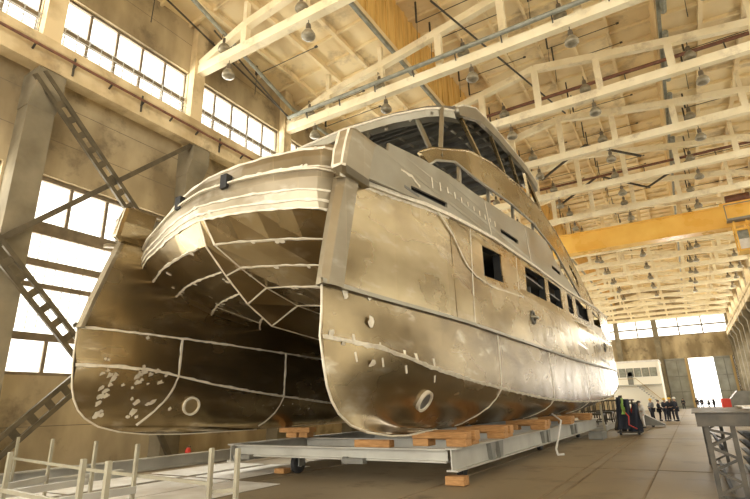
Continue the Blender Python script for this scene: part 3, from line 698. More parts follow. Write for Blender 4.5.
    w = MB(); w.tube([(xa+s*.03, a, b) for a, b in dens(al_, 1)], .045, 6); w.build('edge_bar', 'alu_grey', arc, True)
    # window posts between coaming and band
    for Y in (13.7, 16.6, 19.8, 23.2, 27.0):
        MB().bar((xa-s*.1, Y, interp(up_, Y)-.5), (xa-s*.1, Y+.25, interp(sorted(al_), Y)+.1), .1, .16).build('window_post', 'alu_grey', boat)
    # hardtop side rim and posts
    rimt = [(13.75, 11.1), (14.3, 11.45), (15.67, 12.1), (17.93, 12.43), (22.84, 12.76), (24.92, 12.6)]
    riml = [(24.7, 12.1), (22.84, 12.35), (18.1, 12.05), (16.0, 11.72), (14.5, 11.1), (13.9, 10.85)]
    xr = BC+s*3.88
    rim = plate('hardtop_rim', rimt+riml, [], xr, .16, 'alu_grey', boat)
    MB().tube([(xr+s*.06, a, b) for a, b in rimt], .035, 6).build('edge_bar', 'seam', rim, True)
    for (ya, za), (yb, zb), wd in (((14.3, 10.95), (16.0, 10.2), .13), ((17.6, 11.9), (19.2, 10.7), .13), ((20.2, 12.2), (21.4, 10.95), .13), ((22.7, 12.4), (23.2, 11.0), .12), ((22.9, 12.35), (25.9, 11.0), .3)):
        MB().bar((xr-s*.05, ya, za), (xr-s*.05, yb, zb), .12, wd).build('hardtop_post', 'alu', boat)
# hardtop roof: shell, ribs under it, front edge
RT = [(13.1, 10.78), (13.35, 10.98), (13.8, 11.22), (15.67, 12.1), (17.93, 12.43), (22.84, 12.76), (24.92, 12.6)]
HX = 3.85
G = []
for Y, z in RT:
    G.append([Vector((BC+HX*u, Y-(.25*(1-u*u) if Y < 14 else 0), z+.3*(1-u*u)*(Y < 14)+.12*(1-u*u)*(Y >= 14))) for u in (-1, -.96, -.9, -.8, -.5, 0, .5, .8, .9, .96, 1)])
    for p_, e_ in zip(G[-1], (1, .55, .2, 0, 0, 0, 0, 0, .2, .55, 1)): p_.y += .55*e_*(Y < 14); p_.z += .1*e_*(Y < 14)
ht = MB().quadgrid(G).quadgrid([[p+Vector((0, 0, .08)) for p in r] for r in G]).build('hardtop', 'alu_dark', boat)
MB().tube([p+Vector((0, 0, .03)) for p in G[0]], .045, 6).build('front_edge', 'seam', ht, True)
MB().quadgrid([[p for p in G[0]], [p+Vector((0, .12, -.2)) for p in G[0]], [p+Vector((0, .5, -.2)) for p in G[0]]]).build('front_fascia', 'alu_grey', ht)
for u in (-.85, -.6, -.35, -.1, .15, .4, .65, .85):
    MB().tube([(BC+HX*u, Y, z-.05) for Y, z in RT], .06, 4).build('long_rib', 'alu_grey', ht)
for k in range(13):
    Y = 13.9+k*.85; z = interp(RT, Y)-.02
    MB().box(BC-HX+.05, BC+HX-.05, Y-.03, Y+.03, z-.2, z).build('cross_rib', 'alu_dark', ht)
for u, v in ((-.8, -.85), (-.35, -.4), (.2, .2), (.68, .95), (.93, 1.0)):
    MB().bar((BC+HX*u, 13.3, 10.95), (BC+HX*v, 12.2, 8.6), .13, .09).build('windscreen_post', 'alu_grey', boat)
# saloon house below it (dark, unlined inside)
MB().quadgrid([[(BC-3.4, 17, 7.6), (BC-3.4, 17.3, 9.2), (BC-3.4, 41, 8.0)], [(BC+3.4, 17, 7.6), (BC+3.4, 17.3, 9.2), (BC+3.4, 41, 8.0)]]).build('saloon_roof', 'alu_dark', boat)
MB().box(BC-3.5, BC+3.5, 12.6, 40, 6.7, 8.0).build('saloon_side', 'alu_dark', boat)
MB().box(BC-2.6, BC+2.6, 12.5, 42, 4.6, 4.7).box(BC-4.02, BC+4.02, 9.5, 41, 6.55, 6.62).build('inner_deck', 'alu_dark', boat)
MB().poly([(BC-4.0, 41.2, 7.6), (BC+4.0, 41.2, 7.6), (BC+4.0, 42.9, 3.8), (BC-4.0, 42.9, 3.8)]).build('transom', 'alu', boat)
MB().box(BC-1.2, BC-1.1, 12, 41, 4.4, 6.5).build('bulkhead', 'black', boat)
# ---- bulging fore deck between the hulls, faceted tunnel roof and centre keel wedge
XS = [-12.75, -12.45, -12.0, -11.4, -10.7, -9.9, -9.1, -8.7, -8.35, -8.2, -7.9, -7.2, -6.5, -5.8, -5.45, -5.2]
NOSE = [(-12.75, 8.5), (-12.45, 8.15), (-12, 7.85), (-11.4, 7.55), (-10.7, 7.3), (-9.9, 7.0), (-9.1, 6.76), (-8.35, 6.64), (-7.5, 6.6), (-6.7, 6.66), (-5.8, 6.88), (-5.45, 7.05), (-5.2, 7.4)]
def nz(x, a, b, c): return interp([(-12.75, a), (-8.35, b), (-5.3, c)], x)
belt = [                                            # (z left, z mid, z right, dY)
    (6.6, 7.0, 7.15, 1.3), (6.3, 6.80, 6.9, .35), (6.2, 6.66, 6.72, .15), (6.05, 6.50, 6.52, .07), (5.92, 6.30, 6.26, .03),
    (5.9, 6.24, 6.17, -.03), (5.8, 6.12, 6.0, -.05), (5.62, 5.90, 5.72, -.06), (5.5, 5.72, 5.5, -.04), (5.42, 5.60, 5.34, 0.0)]
Pb = [[Vector((x, interp(NOSE, x)+dy, nz(x, a, b, c))) for x in XS] for a, b, c, dy in belt]
nose = MB().quadgrid(Pb).build('foredeck_belt', 'alu_belt', boat, False)
w = MB()
for r in (2, 4, 7, 8, 9): ribbon(w, [p+Vector((0, -.005, 0)) for p in Pb[r]], (.1, -1, -.1), .022, .012, .8)
w.build('weld_seam', 'seam', nose)
w = MB()
for _ in range(22):
    i = random.choice([2, 4, 7, 8, 9]); j = random.randint(5, 13); p = Pb[i][j].lerp(Pb[i][j+1], random.random())+Vector((0, -.02, 0))
    w.poly([p+Vector((math.cos(t)*random.uniform(.04, .1), 0, math.sin(t)*random.uniform(.02, .05))) for t in [k*math.pi/5 for k in range(10)]])
w.build('weld_patch', 'seam', nose)['kind'] = 'stuff'
L = MB(); G = []
for p in Pb[5]: G.append([p+Vector((0, .03, .02)), p+Vector((0, -.06, .015)), p+Vector((0, -.06, -.02)), p+Vector((0, .03, -.03))])
L.quadgrid(G).build('rubbing_strake', 'seam', nose)
for x, z in ((-7.55, 6.28), (-9.25, 6.27)):
    y = interp(NOSE, x); MB().box(x-.08, x+.1, y-.1, y+.06, z-.17, z+.14).build('anchor_slot', 'black', nose)
# lower facets
ROWL = [(8.15, 5.30, -12.6), (8.45, 5.12, -12.4), (9.1, 4.82, -12.2), (10.3, 4.45, -12.05), (12.3, 4.2, -11.9), (16.75, 3.7, -11.8), (42, 3.5, -11.7)]
ROWK = [(6.64, 5.66), (6.86, 5.08), (7.48, 4.55), (8.18, 4.03), (9.01, 3.62), (11.76, 3.4), (42, 3.3)]
ROWC = [(6.64, 5.66), (6.9, 5.09), (7.62, 4.72), (8.4, 4.40), (9.44, 4.13), (12.2, 3.9), (42, 3.8)]
ROWR = [(7.3, 5.34, -5.2), (7.8, 4.95, -5.5), (8.2, 4.50, -5.65), (8.6, 4.12, -5.8), (9.8, 3.9, -6.0), (13, 3.75, -6.3), (42, 3.5, -6.8)]
KX = -8.35
G = []
for i in range(7):
    yl, zl, xl = ROWL[i]; yk, zk = ROWK[i]; yc, zc = ROWC[i]; yr, zr, xr_ = ROWR[i]
    row = []
    for u in (0, .2, .4, .6, .8, 1):
        x = lerp(xl, KX-.3-.12*(i > 2), u); row.append(Vector((x, lerp(yl, yc, u)-(.35 if 0 < i < 6 else .0)*math.sin(u*math.pi)*.6, lerp(zl, zc, u)-.0)))
    row.append(Vector((KX, yk, zk)))
    for u in (0, .25, .5, .75, 1):
        x = lerp(KX+.15+.07*i*(i < 5)+.28*(i > 4), xr_, u); row.append(Vector((x, lerp(yc, yr, u)-(.3 if 0 < i < 6 else 0)*math.sin(u*math.pi)*.5, lerp(zc, zr, u))))
    G.append(row)
# the first row follows the belt's lower edge
G[0] = [Vector((p.x, interp(NOSE, p.x), nz(p.x, 5.42, 5.60, 5.34))) for p in G[0]]
tun = MB().quadgrid(G).build('tunnel_roof', 'alu_shade', boat)
w = MB()
for i in (1, 2, 3, 4, 5):
    ribbon(w, G[i][:6], (0, -.5, -1), .022, .014, .9); ribbon(w, G[i][7:], (0, -.5, -1), .022, .014, .9)
for j in (6, 7): ribbon(w, [G[i][j] for i in range(0, 6)], (.1, -.5, -1), .02, .014, .4)
for i in (2, 3, 4): ribbon(w, [G[i][6], G[i][7]], (.6, -.4, -.8), .022, .014, .4)
ribbon(w, [G[i][0]+Vector((.12, 0, .05)) for i in range(0, 7)], (.8, -.3, -.6), .03, .014, .5)
for j, (a, b) in ((2, (3, 5)), (9, (4, 6))): ribbon(w, [G[i][j] for i in range(a, b)], (0, -.5, -1), .02, .014, .5)
w.build('weld_seam', 'seam', tun)
w = MB()                                            # ground patches scattered on the facets
for _ in range(26):
    i = random.randint(1, 3); j = random.choice([1, 2, 3, 4, 7, 8, 9, 10]); u, v = random.random(), random.random()
    if random.random() < .5: v = .04
    p = G[i][j].lerp(G[i][j+1], u).lerp(G[i+1][j].lerp(G[i+1][j+1], u), v); n = (G[i][j+1]-G[i][j]).cross(G[i+1][j]-G[i][j]).normalized()
    if n.z > 0: n = -n
    a = n.orthogonal().normalized(); c = n.cross(a); r_ = random.uniform(.035, .08)
    w.poly([p+n*.02+(a*math.cos(t)+c*math.sin(t))*r_*random.uniform(.7, 1.2) for t in [k*math.pi/4 for k in range(8)]])
w.build('weld_patch', 'seam', tun)['kind'] = 'stuff'
# ---------------------------------------------------------------- cradle under the boat
t = thing('boat_cradle', 'light grey steel I-beam cradle carrying the catamaran', 'cradle', (-8, 11, 0))
def ibeam(a, b, w, h, tf=.035):
    a = Vector(a); b = Vector(b); m = MB(); z = Vector((0, 0, 1))
    m.bar(a+z*(h-tf/2), b+z*(h-tf/2), w, tf); m.bar(a+z*tf/2, b+z*tf/2, w, tf); m.bar(a+z*h/2, b+z*h/2, .03, h-tf*2); return m
CB, CH = .30, .48
ibeam((-4.72, 10.9, CB), (-4.72, 31, CB), .26, CH).build('side_beam', 'grey', t)
ibeam((-11.5, 10.9, CB), (-11.5, 31, CB), .26, CH).build('side_beam', 'grey', t)
for k, y in enumerate((11.05, 14.2, 18.6, 23.4, 28.4)):
    ibeam((-11.36, y, CB+.17), (-4.86, y, CB+.17), .24, CH-.19).build('cross_beam', 'grey', t)
for y in (13.35, 14.0, 18.9, 19.5, 24.1, 24.7):
    MB().prism([(y-.2, CB+CH-.03), (y+.2, CB+CH-.03), (y+.1, CB+.04), (y-.1, CB+.04)], 'x', -4.71, -4.585).build('gusset', 'mid', t)
for x in (-10.9, -7.2):
    MB().box(x-.3, x+.25, 10.78, 10.96, CB+.1, CB+.22).lathe((x-.32, 10.87, CB+.16), [(0, -.05), (.09, -.05), (.09, .08), (0, .08)], 12, 'x').build('jack_pin', 'mid', t)
for x, y in ((-9.6, 11.6), (-5.1, 12.4), (-9.6, 20), (-5.1, 20), (-5.1, 27.5), (-9.6, 27.5)):
    wh = MB().lathe((x, y, .26), [(0, -.08), (.2, -.08), (.25, -.06), (.25, .06), (.2, .08), (0, .08)], 18, 'x').build('wheel', 'rubber', t, False)
    MB().lathe((x, y, .26), [(0, -.1), (.09, -.1), (.09, .1), (0, .1)], 12, 'x').build('wheel_hub', 'grey', wh)
    MB().box(x-.14, x-.1, y-.12, y+.12, .2, CB+.16).box(x+.1, x+.14, y-.12, y+.12, .2, CB+.16).box(x-.14, x+.14, y-.12, y+.12, CB+.12, CB+.17).build('fork', 'mid', t)
tb = [((-4.75, y), 'right', n) for y, n in ((11.7, 'nearest'), (14.1, 'second'), (18.4, 'third'), (22.6, 'fourth'), (28.0, 'fifth'))]
def timber(label, x0, x1, y0, y1, z0, z1, group='timber blocks between hull and cradle'):
    o = MB().box(-(x1-x0)/2, (x1-x0)/2, -(y1-y0)/2, (y1-y0)/2, 0, z1-z0).build('timber_block', 'wood'); o.location = ((x0+x1)/2, (y0+y1)/2, z0)
    bv = o.modifiers.new('b', 'BEVEL'); bv.width = .012; bv.segments = 1
    return tag(o, label, 'timber', group)
ztop = CB+CH
for i, (y, n) in enumerate(((11.5, 'nearest'), (14.3, 'second'), (18.9, 'third'), (23.5, 'fourth'), (28.3, 'fifth'))):
    w_ = 1.5 if i < 4 else 1.0
    timber('long orange timber lying on the right cradle beam, %s from the bow' % n, -5.9, -4.5, y-.16, y+.16, ztop+.17, ztop+.315)
    timber('short timber beneath a long one on the right cradle beam, %s from the bow' % n, -5.0, -4.52, y-.2, y+.2, ztop+.002, ztop+.168)
    timber('inner short timber under the long one, right side, %s from the bow' % n, -5.85, -5.45, y-.22, y+.22, ztop+.002, ztop+.168) if i != 9 else None
    timber('timber packed behind the long one, right cradle beam, %s from the bow' % n, -5.7, -4.55, y+.5, y+.85, ztop+.1, ztop+.32)
    timber('flat timber under the packing, right cradle beam, %s from the bow' % n, -5.2, -4.6, y+.45, y+.9, ztop+.002, ztop+.098)
for i, (y, n) in enumerate(((13.9, 'nearest'), (18.9, 'second'), (23.6, 'third'))):
    timber('upper timber under the left hull keel, %s from the bow' % n, -12.2, -10.9, y-.2, y+.2, ztop+.16, ztop+.315)
    timber('lower left timber under the left hull keel, %s from the bow' % n, -11.9, -11.45, y-.18, y+.18, ztop+.002, ztop+.158)
    timber('lower right timber under the left hull keel, %s from the bow' % n, -11.35, -11.0, y-.18, y+.18, ztop+.002, ztop+.158)
timber('orange timber on the front cross beam under the right bow', -7.3, -6.3, 10.95, 11.2, ztop-.018, ztop+.15)
timber('wooden chock against the front cradle wheel', -10.2, -9.85, 11.3, 11.6, .012, .14)
timber('wooden chock on the floor under the near end of the right beam', -4.95, -4.5, 11.0, 11.3, .012, .2)
# grey steel beam lying along the left wall, on low blocks
def floor_beam(label, a, b, w, h):
    t = thing('steel_beam', label, 'beam', a); ibeam(a, b, w, h).build('section', 'grey', t); return t
floor_beam('long light grey steel beam lying along the left wall', (-14.6, 4.0, .012), (-14.6, 26, .012), .3, .36)
floor_beam('second long grey steel beam on the floor left of the cradle', (-13.9, 4.0, .012), (-13.9, 9.2, .012), .2, .2)
# bright steel sheets laid out on the floor on the left
k_ = 0
for i, x in enumerate((-13.1, -11.15, -9.5)):
    for j, y in enumerate((5.2, 8.3, 11.5)):
        if i == 2 and j > 1: continue
        o = MB().box(-.78, .78, -1.48, 1.48, 0, .012).build('floor_sheet', 'white'); o.location = (x+ (.15 if i == 0 else .1), y, .013); k_ += 1
        tag(o, 'pale floor sheet, %s row from the left wall, %s from the camera' % (ORD[i], ORD[j]), 'sheet', 'pale sheets on the floor')
# wall-side clutter
def clutter(label, cx, cy, cz, n, spread, seedv, matn='mid'):
    random.seed(seedv)
    for k in range(n):
        x = cx+random.uniform(-.3, .3); y = cy+random.uniform(-spread, spread); a = random.uniform(-.5, .5); L = random.uniform(.3, .7)
        o = MB().tube([(x-.05, y-L*math.cos(a), cz+.0+.02*(k%5)), (x, y, cz+.05+.03*(k % 5)), (x+.1, y+L*math.cos(a), cz+.0+.03*(k % 4))], .03, 6).build('scrap_pipe', random.choice(['mid', 'dark', 'wood', 'grey']))
        tag(o, label, 'scrap', 'scrap pipes heaped by the left wall')
clutter('bent scrap pipe in the heap beside the left wall beam', -15.2, 9.6, .04, 14, 1.1, 3)
for k in range(5):
    o = MB().box(-.14, .14, -1.6, 1.6, 0, .06).build('plank', 'wood' if k % 2 else 'cream'); o.location = (-15.1+.06*k, 14.6+.25*k, .012+.065*k)
    tag(o, 'weathered plank by the left wall behind the extinguisher, %s from the bottom' % ORD[k], 'plank', 'planks stacked by the left wall')
def extinguisher(label, x, y, rz=0):
    t = thing('fire_extinguisher', label, 'extinguisher', (x, y, .012))
    MB().lathe((x, y, .012), [(0, 0), (.09, 0), (.1, .03), (.1, .42), (.06, .5), (.03, .52), (0, .52)], 14).build('cylinder', 'red', t, True)
    MB().box(x-.02, x+.1, y-.02, y+.02, .54, .58).tube([(x, y, .5), (x, y, .56)], .025, 8).build('valve', 'dark', t)
    MB().tube([(x, y, .54), (x-.12, y, .5), (x-.13, y, .2)], .012, 6).build('hose', 'rubber', t)
extinguisher('red fire extinguisher standing by the planks at the left wall', -14.9, 12.2)
# stanchion frames in the foreground
def stanchion(name, label, posts, rail, cross, m='cream'):
    t = thing(name, label, 'frame', (posts[0][0], posts[0][1], 0))
    for x, y, zt in posts:
        MB().bar((x, y, .0), (x, y, zt), .055, .055, (1, 0, 0)).build('post', m, t)
    for a, b in rail: MB().bar(a, b, .05, .05).build('top_rail', m, t)
    for a, b in cross: MB().bar(a, b, .06, .11).build('cross_bar', 'grey', t)
    return t
stanchion('post_frame', 'far row of cream square posts joined by a rail, lower left', [(-14.35, 6.62, 1.2), (-12.07, 6.26, 1.2), (-9.96, 5.98, 1.2), (-8.07, 5.57, 1.2)],
          [((-14.4, 6.6, .72), (-12.07, 6.22, .71)), ((-12.07, 6.22, .71), (-9.55, 5.84, .70)), ((-9.55, 5.84, .7), (-8.1, 5.66, .7)), ((-8.1, 5.66, .7), (-6.1, 5.45, .7))],
          [((-12.0, 6.2, .42), (-11.2, 4.7, .42)), ((-9.95, 5.9, .5), (-9.7, 4.3, .5)), ((-8.05, 5.6, .5), (-8.1, 4.3, .5))])
stanchion('post_frame', 'near row of cream square posts with a bright low rail, lower left corner', [(-8.63, 3.91, 1.2), (-6.2, 3.6, 1.2), (-5.62, 3.55, 1.2)],
          [((-8.7, 3.88, .7), (-7.07, 3.72, .7)), ((-7.07, 3.72, .7), (-5.6, 3.6, .7))], [((-8.6, 3.9, .3), (-5.6, 3.6, .3))])
stanchion('post_frame', 'pair of cream posts joined by a rail, at the right end of the far row', [(-5.9, 5.24, 1.2), (-5.45, 5.3, 1.2)], [((-6.0, 5.3, .62), (-5.45, 5.3, .68))], [((-5.9, 5.24, .3), (-5.45, 5.3, .3))])
# steel table on lattice legs at the right edge
t = thing('steel_table', 'dark grey steel work table on lattice legs at the right edge', 'table', (2.5, 14, 0))
MB().box(.0, 5.6, 11.4, 11.6, 1.2, 1.43).box(.0, 5.6, 16.9, 17.1, 1.16, 1.42).box(.0, .12, 11.6, 16.9, 1.25, 1.42).box(5.48, 5.6, 11.6, 16.9, 1.25, 1.42).build('table_beam', 'dark', t)
MB().box(-.05, 5.65, 11.35, 17.15, 1.431, 1.445).build('table_plate', 'dark', t)
for y in (11.5, 17.0):
    for x in (.34, 2.9, 5.3):
        l = MB(); l.bar((x-.2, y, 0), (x-.2, y, 1.2), .08); l.bar((x+.2, y, 0), (x+.2, y, 1.2), .08)
        z = .05
        while z < 1.1: l.bar((x-.2, y, z), (x+.2, y, z+.2), .045); l.bar((x+.2, y, z+.2), (x-.2, y, z+.4 if z < .8 else 1.15), .045); z += .4
        l.box(x-.24, x+.24, y-.08, y+.08, 0, .02); l.build('leg', 'dark', t)
MB().bar((.34, 11.6, .75), (.34, 17, .75), .06).bar((.34, 11.6, .1), (.34, 17, .1), .06).build('side_rail', 'dark', t)
for k in range(5):
    o = MB().box(-2.5, 2.5, -1.8, 1.8, 0, .05).build('steel_plate', ['mid', 'lat', 'grey', 'dark', 'mid'][k]); o.location = (3.35, 14.6, .04+.2*k)
    tag(o, 'steel plate stored under the dark table at the right edge, %s from the bottom' % ORD[k], 'plate', 'steel plates under the table')
    for q, xx in enumerate((-1.5, 1.5)):
        pass
sp = MB()
for k in range(4):
    for xx in (1.9, 4.7): sp.box(xx-.08, xx+.08, 13.7, 16.3, .092+.2*k, .238+.2*k)
tag(sp.build('spacer_rack', 'wood'), 'timber spacers between the steel plates under the table', 'spacer')
o = MB().box(-.7, .7, -1.2, 1.2, 0, .04).build('steel_sheet', 'white'); o.location = (1.6, 15, 1.456); tag(o, 'pale sheet lying on the dark steel table', 'sheet')
# wrapped machine with a red end, far right
t = thing('wrapped_machine', 'grey covered machine with a red end panel near the far gate', 'machine', (5.5, 62, 0))
MB().prism([(3.2, 0.0), (3.2, 1.5), (3.9, 2.3), (5.2, 2.2), (6.4, 2.6), (7.2, 2.0), (7.2, 0)], 'y', 61, 64).build('cover', 'mid', t)
MB().box(2.5, 3.2, 61, 64, 0, 1.6).build('end_panel', 'red', t)
# ---------------------------------------------------------------- office block far left at the end wall
t = thing('site_office', 'white two storey site office with a band of windows by the back wall', 'office', (-7, 97, 0))
MB().box(-11, -3.6, 95, 103, 0, 7.6).build('office_body', 'offwhite', t)
MB().box(-11.1, -3.5, 94.85, 103.1, 7.6, 7.9).build('roof', 'white', t)
MB().box(-11, -3.6, 94.2, 95, 3.9, 4.05).build('balcony', 'grey', t)
for k in range(6):
    x = -10.3+k*1.15
    wf = MB().box(x-.5, x+.5, 94.93, 94.99, 5.3, 6.7).build('window', 'mid', t)
    MB().box(x-.4, x+.4, 94.9, 94.93, 5.4, 6.6).build('pane', 'bluepipe', wf)
MB().box(-8.5, -7.7, 94.9, 94.99, 4.05, 6.1).build('office_door', 'mid', t)
s_ = MB()
for k in range(14): s_.box(-7.2+k*.27, -6.93+k*.27, 93.6, 94.6, 3.7-k*.27, 3.9-k*.27)
s_.build('stair', 'grey', t)
MB().bar((-7.2, 93.6, 5.0), (-3.5, 93.6, 1.1), .09).bar((-10.8, 94.2, 5.0), (-7.2, 94.2, 5.0), .08).build('handrail', 'tan', t)
# dark steel stands behind the boat stern
def trestle(label, x, y, L=1.6, h=1.5):
    t = thing('steel_trestle', label, 'trestle', (x, y, 0))
    MB().box(x-L/2, x+L/2, y-.5, y+.5, h-.12, h).build('top', 'dark', t)
    l = MB()
    for a in (-.9, 0, .9):
        for b in (-.45, .45): MB().bar((x+a*L/2, y+b, 0), (x+a*L/2, y+b, h-.12), .07).build('leg', 'dark', t)
    MB().bar((x-L/2, y-.45, h*.5), (x+L/2, y-.45, h*.5), .06).bar((x-L/2, y+.45, h*.5), (x+L/2, y+.45, h*.5), .06).build('brace', 'dark', t)
for k, y in enumerate((44.2, 47, 50)): trestle('dark steel trestle beyond the stern of the catamaran, %s from the camera' % ORD[k], -6.0, y, 3.4, 1.75)
for k, y in enumerate((34.5, 38.6)): trestle('dark low trestle under the aft part of the right hull, %s of two' % ('nearer' if k == 0 else 'farther'), -5.2, y, 1.0, .98)
tag(MB().box(-5.6, -4.5, 33.2, 41.5, .02, .3).build('grey_beam', 'grey'), 'grey beam on the floor under the aft part of the right hull', 'beam')
tag(MB().bar((-4.35, 31.3, .0), (-4.45, 31.6, 1.5), .1).build('steel_prop', 'cream'), 'pale steel prop standing under the aft right hull', 'prop')
tag(MB().bar((-4.1, 34.2, .0), (-4.1, 38.6, 1.9), .22).build('stern_strut', 'dark'), 'dark slanting strut beneath the stern of the right hull', 'strut')
tag(MB().tube([(-4.85, 21.5, 1.25), (-4.5, 21.3, 1.0), (-4.42, 20.2, .5), (-4.3, 19.0, .15), (-4.1, 18.3, .03), (-3.95, 18.5, .03)], .035, 8).build('white_hose', 'whitecloth', None, True), 'white hose hanging from the right hull down to the floor', 'hose')
tag(MB().box(-4.35, -3.75, 26.0, 27.4, .012, .3).box(-4.3, -3.8, 26.1, 27.3, .3, .36).build('grey_crate', 'mid'), 'grey steel crate on the floor beside the cradle beam', 'crate')
# welding gas trolley with draped dark clothes
t = thing('welding_trolley', 'dark welding trolley with hoses and clothes hung on it', 'trolley', (-3.0, 30, 0))
MB().box(-3.55, -2.4, 29.6, 30.5, .1, .16).box(-3.5, -3.44, 30.3, 30.4, .16, 1.75).box(-2.5, -2.44, 30.3, 30.4, .16, 1.6).box(-3.5, -2.44, 30.3, 30.4, 1.5, 1.58).build('frame', 'dark', t)
for x in (-3.4, -2.55): MB().lathe((x, 29.7, .12), [(0, -.05), (.11, -.05), (.11, .05), (0, .05)], 12, 'x').build('wheel', 'rubber', t)
for x, m_ in ((-3.25, 'dark'), (-2.95, 'navy'), (-2.7, 'red')):
    MB().lathe((x, 30.05, .16), [(0, 0), (.12, 0), (.12, 1.05), (.05, 1.2), (.04, 1.3), (0, 1.3)], 12).build('gas_bottle', m_, t, True)
def drape(x, y, z0, z1, w, m_):
    G = []
    for i in range(6):
        z = lerp(z1, z0, i/5); G.append([Vector((x+(u-.5)*w*(.35+.65*i/5)+.03*math.sin(i*2+u*7), y-.18-.07*math.cos(u*9+i), z)) for u in [k/6 for k in range(7)]])
    b = MB().quadgrid(G); b.quadgrid([[p+Vector((0, .16, 0)) for p in r] for r in G]); return b.build('hung_cloth', m_, t, True)
drape(-3.3, 30.0, .25, 1.85, .5, 'navy'); drape(-2.95, 29.95, .3, 1.75, .55, 'navy'); drape(-2.6, 30.0, .15, 1.5, .55, 'navy'); drape(-3.12, 29.85, 1.0, 1.8, .2, 'green')
MB().tube([(-3.2, 29.8, 1.3), (-2.9, 29.6, .9), (-2.95, 29.6, .5), (-2.6, 29.6, .3)], .03, 6).build('hose', 'red', t, True)
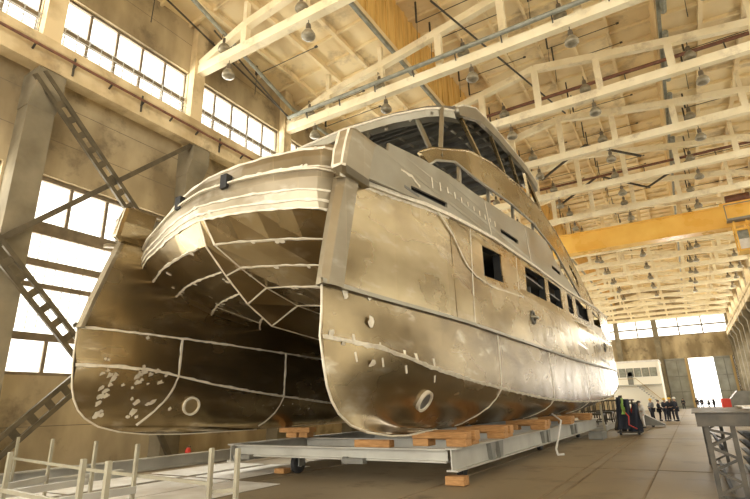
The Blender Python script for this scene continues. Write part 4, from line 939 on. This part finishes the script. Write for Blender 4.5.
# ---------------------------------------------------------------- people
def person(label, x, y, rz, top, legs, helmet, pose='stand', h=1.75, group=None):
    k = h/1.75
    t = thing('person', label, 'person', (x, y, 0), group)
    V = {'pel': (0, 0, .95), 'chest': (0, .0, 1.28), 'neck': (0, 0, 1.47), 'head': (0, .02, 1.6), 'top': (0, .02, 1.7),
         'hl': (.1, 0, .9), 'kl': (.12, .04, .5), 'al': (.13, -.02, .09), 'tl': (.14, .14, .04), 'hr': (-.1, 0, .9), 'kr': (-.12, .03, .5), 'ar': (-.13, -.03, .09), 'tr': (-.14, .13, .04),
         'sl': (.18, 0, 1.4), 'el': (.25, -.03, 1.12), 'wl': (.24, .08, .88), 'fl': (.23, .12, .78), 'sr': (-.18, 0, 1.4), 'er': (-.25, -.03, 1.12), 'wr': (-.24, .08, .88), 'fr': (-.23, .12, .78)}
    if pose == 'talk': V.update({'el': (.27, .02, 1.13), 'wl': (.15, .25, 1.1), 'fl': (.08, .3, 1.12), 'er': (-.27, .02, 1.13), 'wr': (-.12, .24, 1.05), 'fr': (-.04, .28, 1.06)})
    if pose == 'walk': V.update({'kl': (.11, .2, .52), 'al': (.11, .2, .1), 'tl': (.11, .36, .06), 'kr': (-.11, -.06, .5), 'ar': (-.11, -.32, .14), 'tr': (-.11, -.2, .04), 'wl': (.25, -.14, .9), 'fl': (.25, -.16, .8), 'wr': (-.25, .2, .93), 'fr': (-.25, .25, .84)})
    Rr = {'pel': .15, 'chest': .17, 'neck': .065, 'head': .1, 'top': .08, 'hl': .1, 'kl': .07, 'al': .05, 'tl': .04, 'hr': .1, 'kr': .07, 'ar': .05, 'tr': .04, 'sl': .075, 'el': .055, 'wl': .038, 'fl': .035, 'sr': .075, 'er': .055, 'wr': .038, 'fr': .035}
    E_ = [('pel', 'chest'), ('chest', 'neck'), ('neck', 'head'), ('head', 'top'), ('pel', 'hl'), ('hl', 'kl'), ('kl', 'al'), ('al', 'tl'), ('pel', 'hr'), ('hr', 'kr'), ('kr', 'ar'), ('ar', 'tr'), ('chest', 'sl'), ('sl', 'el'), ('el', 'wl'), ('wl', 'fl'), ('chest', 'sr'), ('sr', 'er'), ('er', 'wr'), ('wr', 'fr')]
    def skin(name, keys, grow, m_):
        me = bpy.data.meshes.new(name); ks = list(keys); me.from_pydata([Vector(V[q])*k for q in ks], [(ks.index(a), ks.index(b)) for a, b in E_ if a in ks and b in ks], [])
        ob = bpy.data.objects.new(name, me); C.objects.link(ob)
        md = ob.modifiers.new('s', 'SKIN'); 
        for i, q in enumerate(ks): me.skin_vertices[0].data[i].radius = (Rr[q]*k*grow,)*2; me.skin_vertices[0].data[i].use_root = (i == 0)
        ob.modifiers.new('u', 'SUBSURF').levels = 1
        me2 = bpy.data.meshes.new_from_object(ob.evaluated_get(bpy.context.evaluated_depsgraph_get())); bpy.data.objects.remove(ob)
        me2.materials.clear(); me2.materials.append(M[m_])
        for p in me2.polygons: p.use_smooth = True
        r = bpy.data.objects.new(name, me2); C.objects.link(r); r.parent = t; return r
    for nm in list(V): pass
    if 'x' not in bpy.app.driver_namespace: pass
    skin('body', V.keys(), .86, 'skin')
    skin('jacket', ['pel', 'chest', 'sl', 'el', 'wl', 'sr', 'er', 'wr'], 1.42, top)
    skin('trousers', ['pel', 'hl', 'kl', 'al', 'hr', 'kr', 'ar'], 1.22, legs)
    for f_ in ('l', 'r'):
        a = Vector(V['a'+f_])*k; b = Vector(V['t'+f_])*k
        o = MB().tube([a+Vector((0, -.05, -.02)), a.lerp(b, .5)+Vector((0, 0, -.01)), b+Vector((0, .02, 0))], [.055, .055, .035], 8).build('shoe', 'rubber'); o.parent = t
    hc = Vector(V['head'])*k
    if helmet:
        o = MB().lathe(hc+Vector((0, 0, .04)), [(.16, 0), (.13, .01), (.125, .07), (.08, .13), (0, .15)], 12).build('helmet', helmet, None, True); o.parent = t
    else:
        o = MB().lathe(hc+Vector((0, -.01, .0)), [(.1, 0), (.115, .05), (.09, .12), (0, .145)], 12).build('hair', 'dark', None, True); o.parent = t
    f = MB().lathe(hc+Vector((0, .105, -.01)), [(.0, -.0), (.018, .0), (.01, .03), (0, .035)], 6).build('nose', 'skin'); f.parent = t
    e = MB()
    for sx in (-.035, .035): e.lathe(hc+Vector((sx, .09, .01)), [(0, -.012), (.012, 0), (0, .012)], 6)
    e.box(hc.x-.03, hc.x+.03, hc.y+.085, hc.y+.1, hc.z-.06, hc.z-.05); e = e.build('face', 'dark'); e.parent = t
    t.rotation_euler.z = rz
    return t
person('person in grey jacket and yellow helmet, left of the central group', -2.95, 48.8, 2.2, 'greycloth', 'navy', 'helmet', 'talk')
person('person in dark clothes turning away beside the grey jacket', -2.45, 48.9, -1.6, 'navy', 'navy', None, 'talk', 1.65)
person('person in dark clothes and yellow helmet, left of the close pair', -1.95, 48.0, -2.4, 'navy', 'navy', 'helmet', 'talk')
person('person in dark clothes with yellow helmet, middle of the close trio', -1.6, 48.7, -3.0, 'navy', 'navy', 'helmet', 'stand', 1.8)
person('person in long dark coat and pale helmet, right of the trio', -1.2, 47.9, 1.4, 'navy', 'navy', 'whelmet', 'stand', 1.82)
person('person in white overalls standing behind the welding trolley', -2.9, 36.8, 2.6, 'whitecloth', 'whitecloth', None, 'stand', 1.65)
person('distant person standing by the left gate leaf', -1.3, 101, 3.0, 'navy', 'navy', None, 'stand')
person('distant person at the left side of the open gate', .7, 99, 2.8, 'navy', 'navy', None, 'talk')
person('distant person beside the first at the open gate', 1.3, 99.6, -2.8, 'navy', 'navy', None, 'stand')
person('distant person in pale top in the middle of the gate', 2.2, 98, 1.0, 'greycloth', 'navy', None, 'walk', 1.6)
person('distant person in dark clothes right of the gate opening', 2.9, 98.5, 2.0, 'navy', 'navy', None, 'stand')
# long handled cart behind them
t = thing('hand_cart', 'grey hand cart with a sloping ramp behind the trolley', 'cart', (-2.3, 38.5, 0))
MB().prism([(-3.3, .1), (-1.7, .1), (-1.7, .16), (-3.1, .95), (-3.3, .95)], 'y', 38, 39).build('body', 'mid', t)
MB().lathe((-2.4, 38.1, .1), [(0, -.04), (.1, -.04), (.1, .04), (0, .04)], 12, 'y').build('wheel', 'rubber', t)
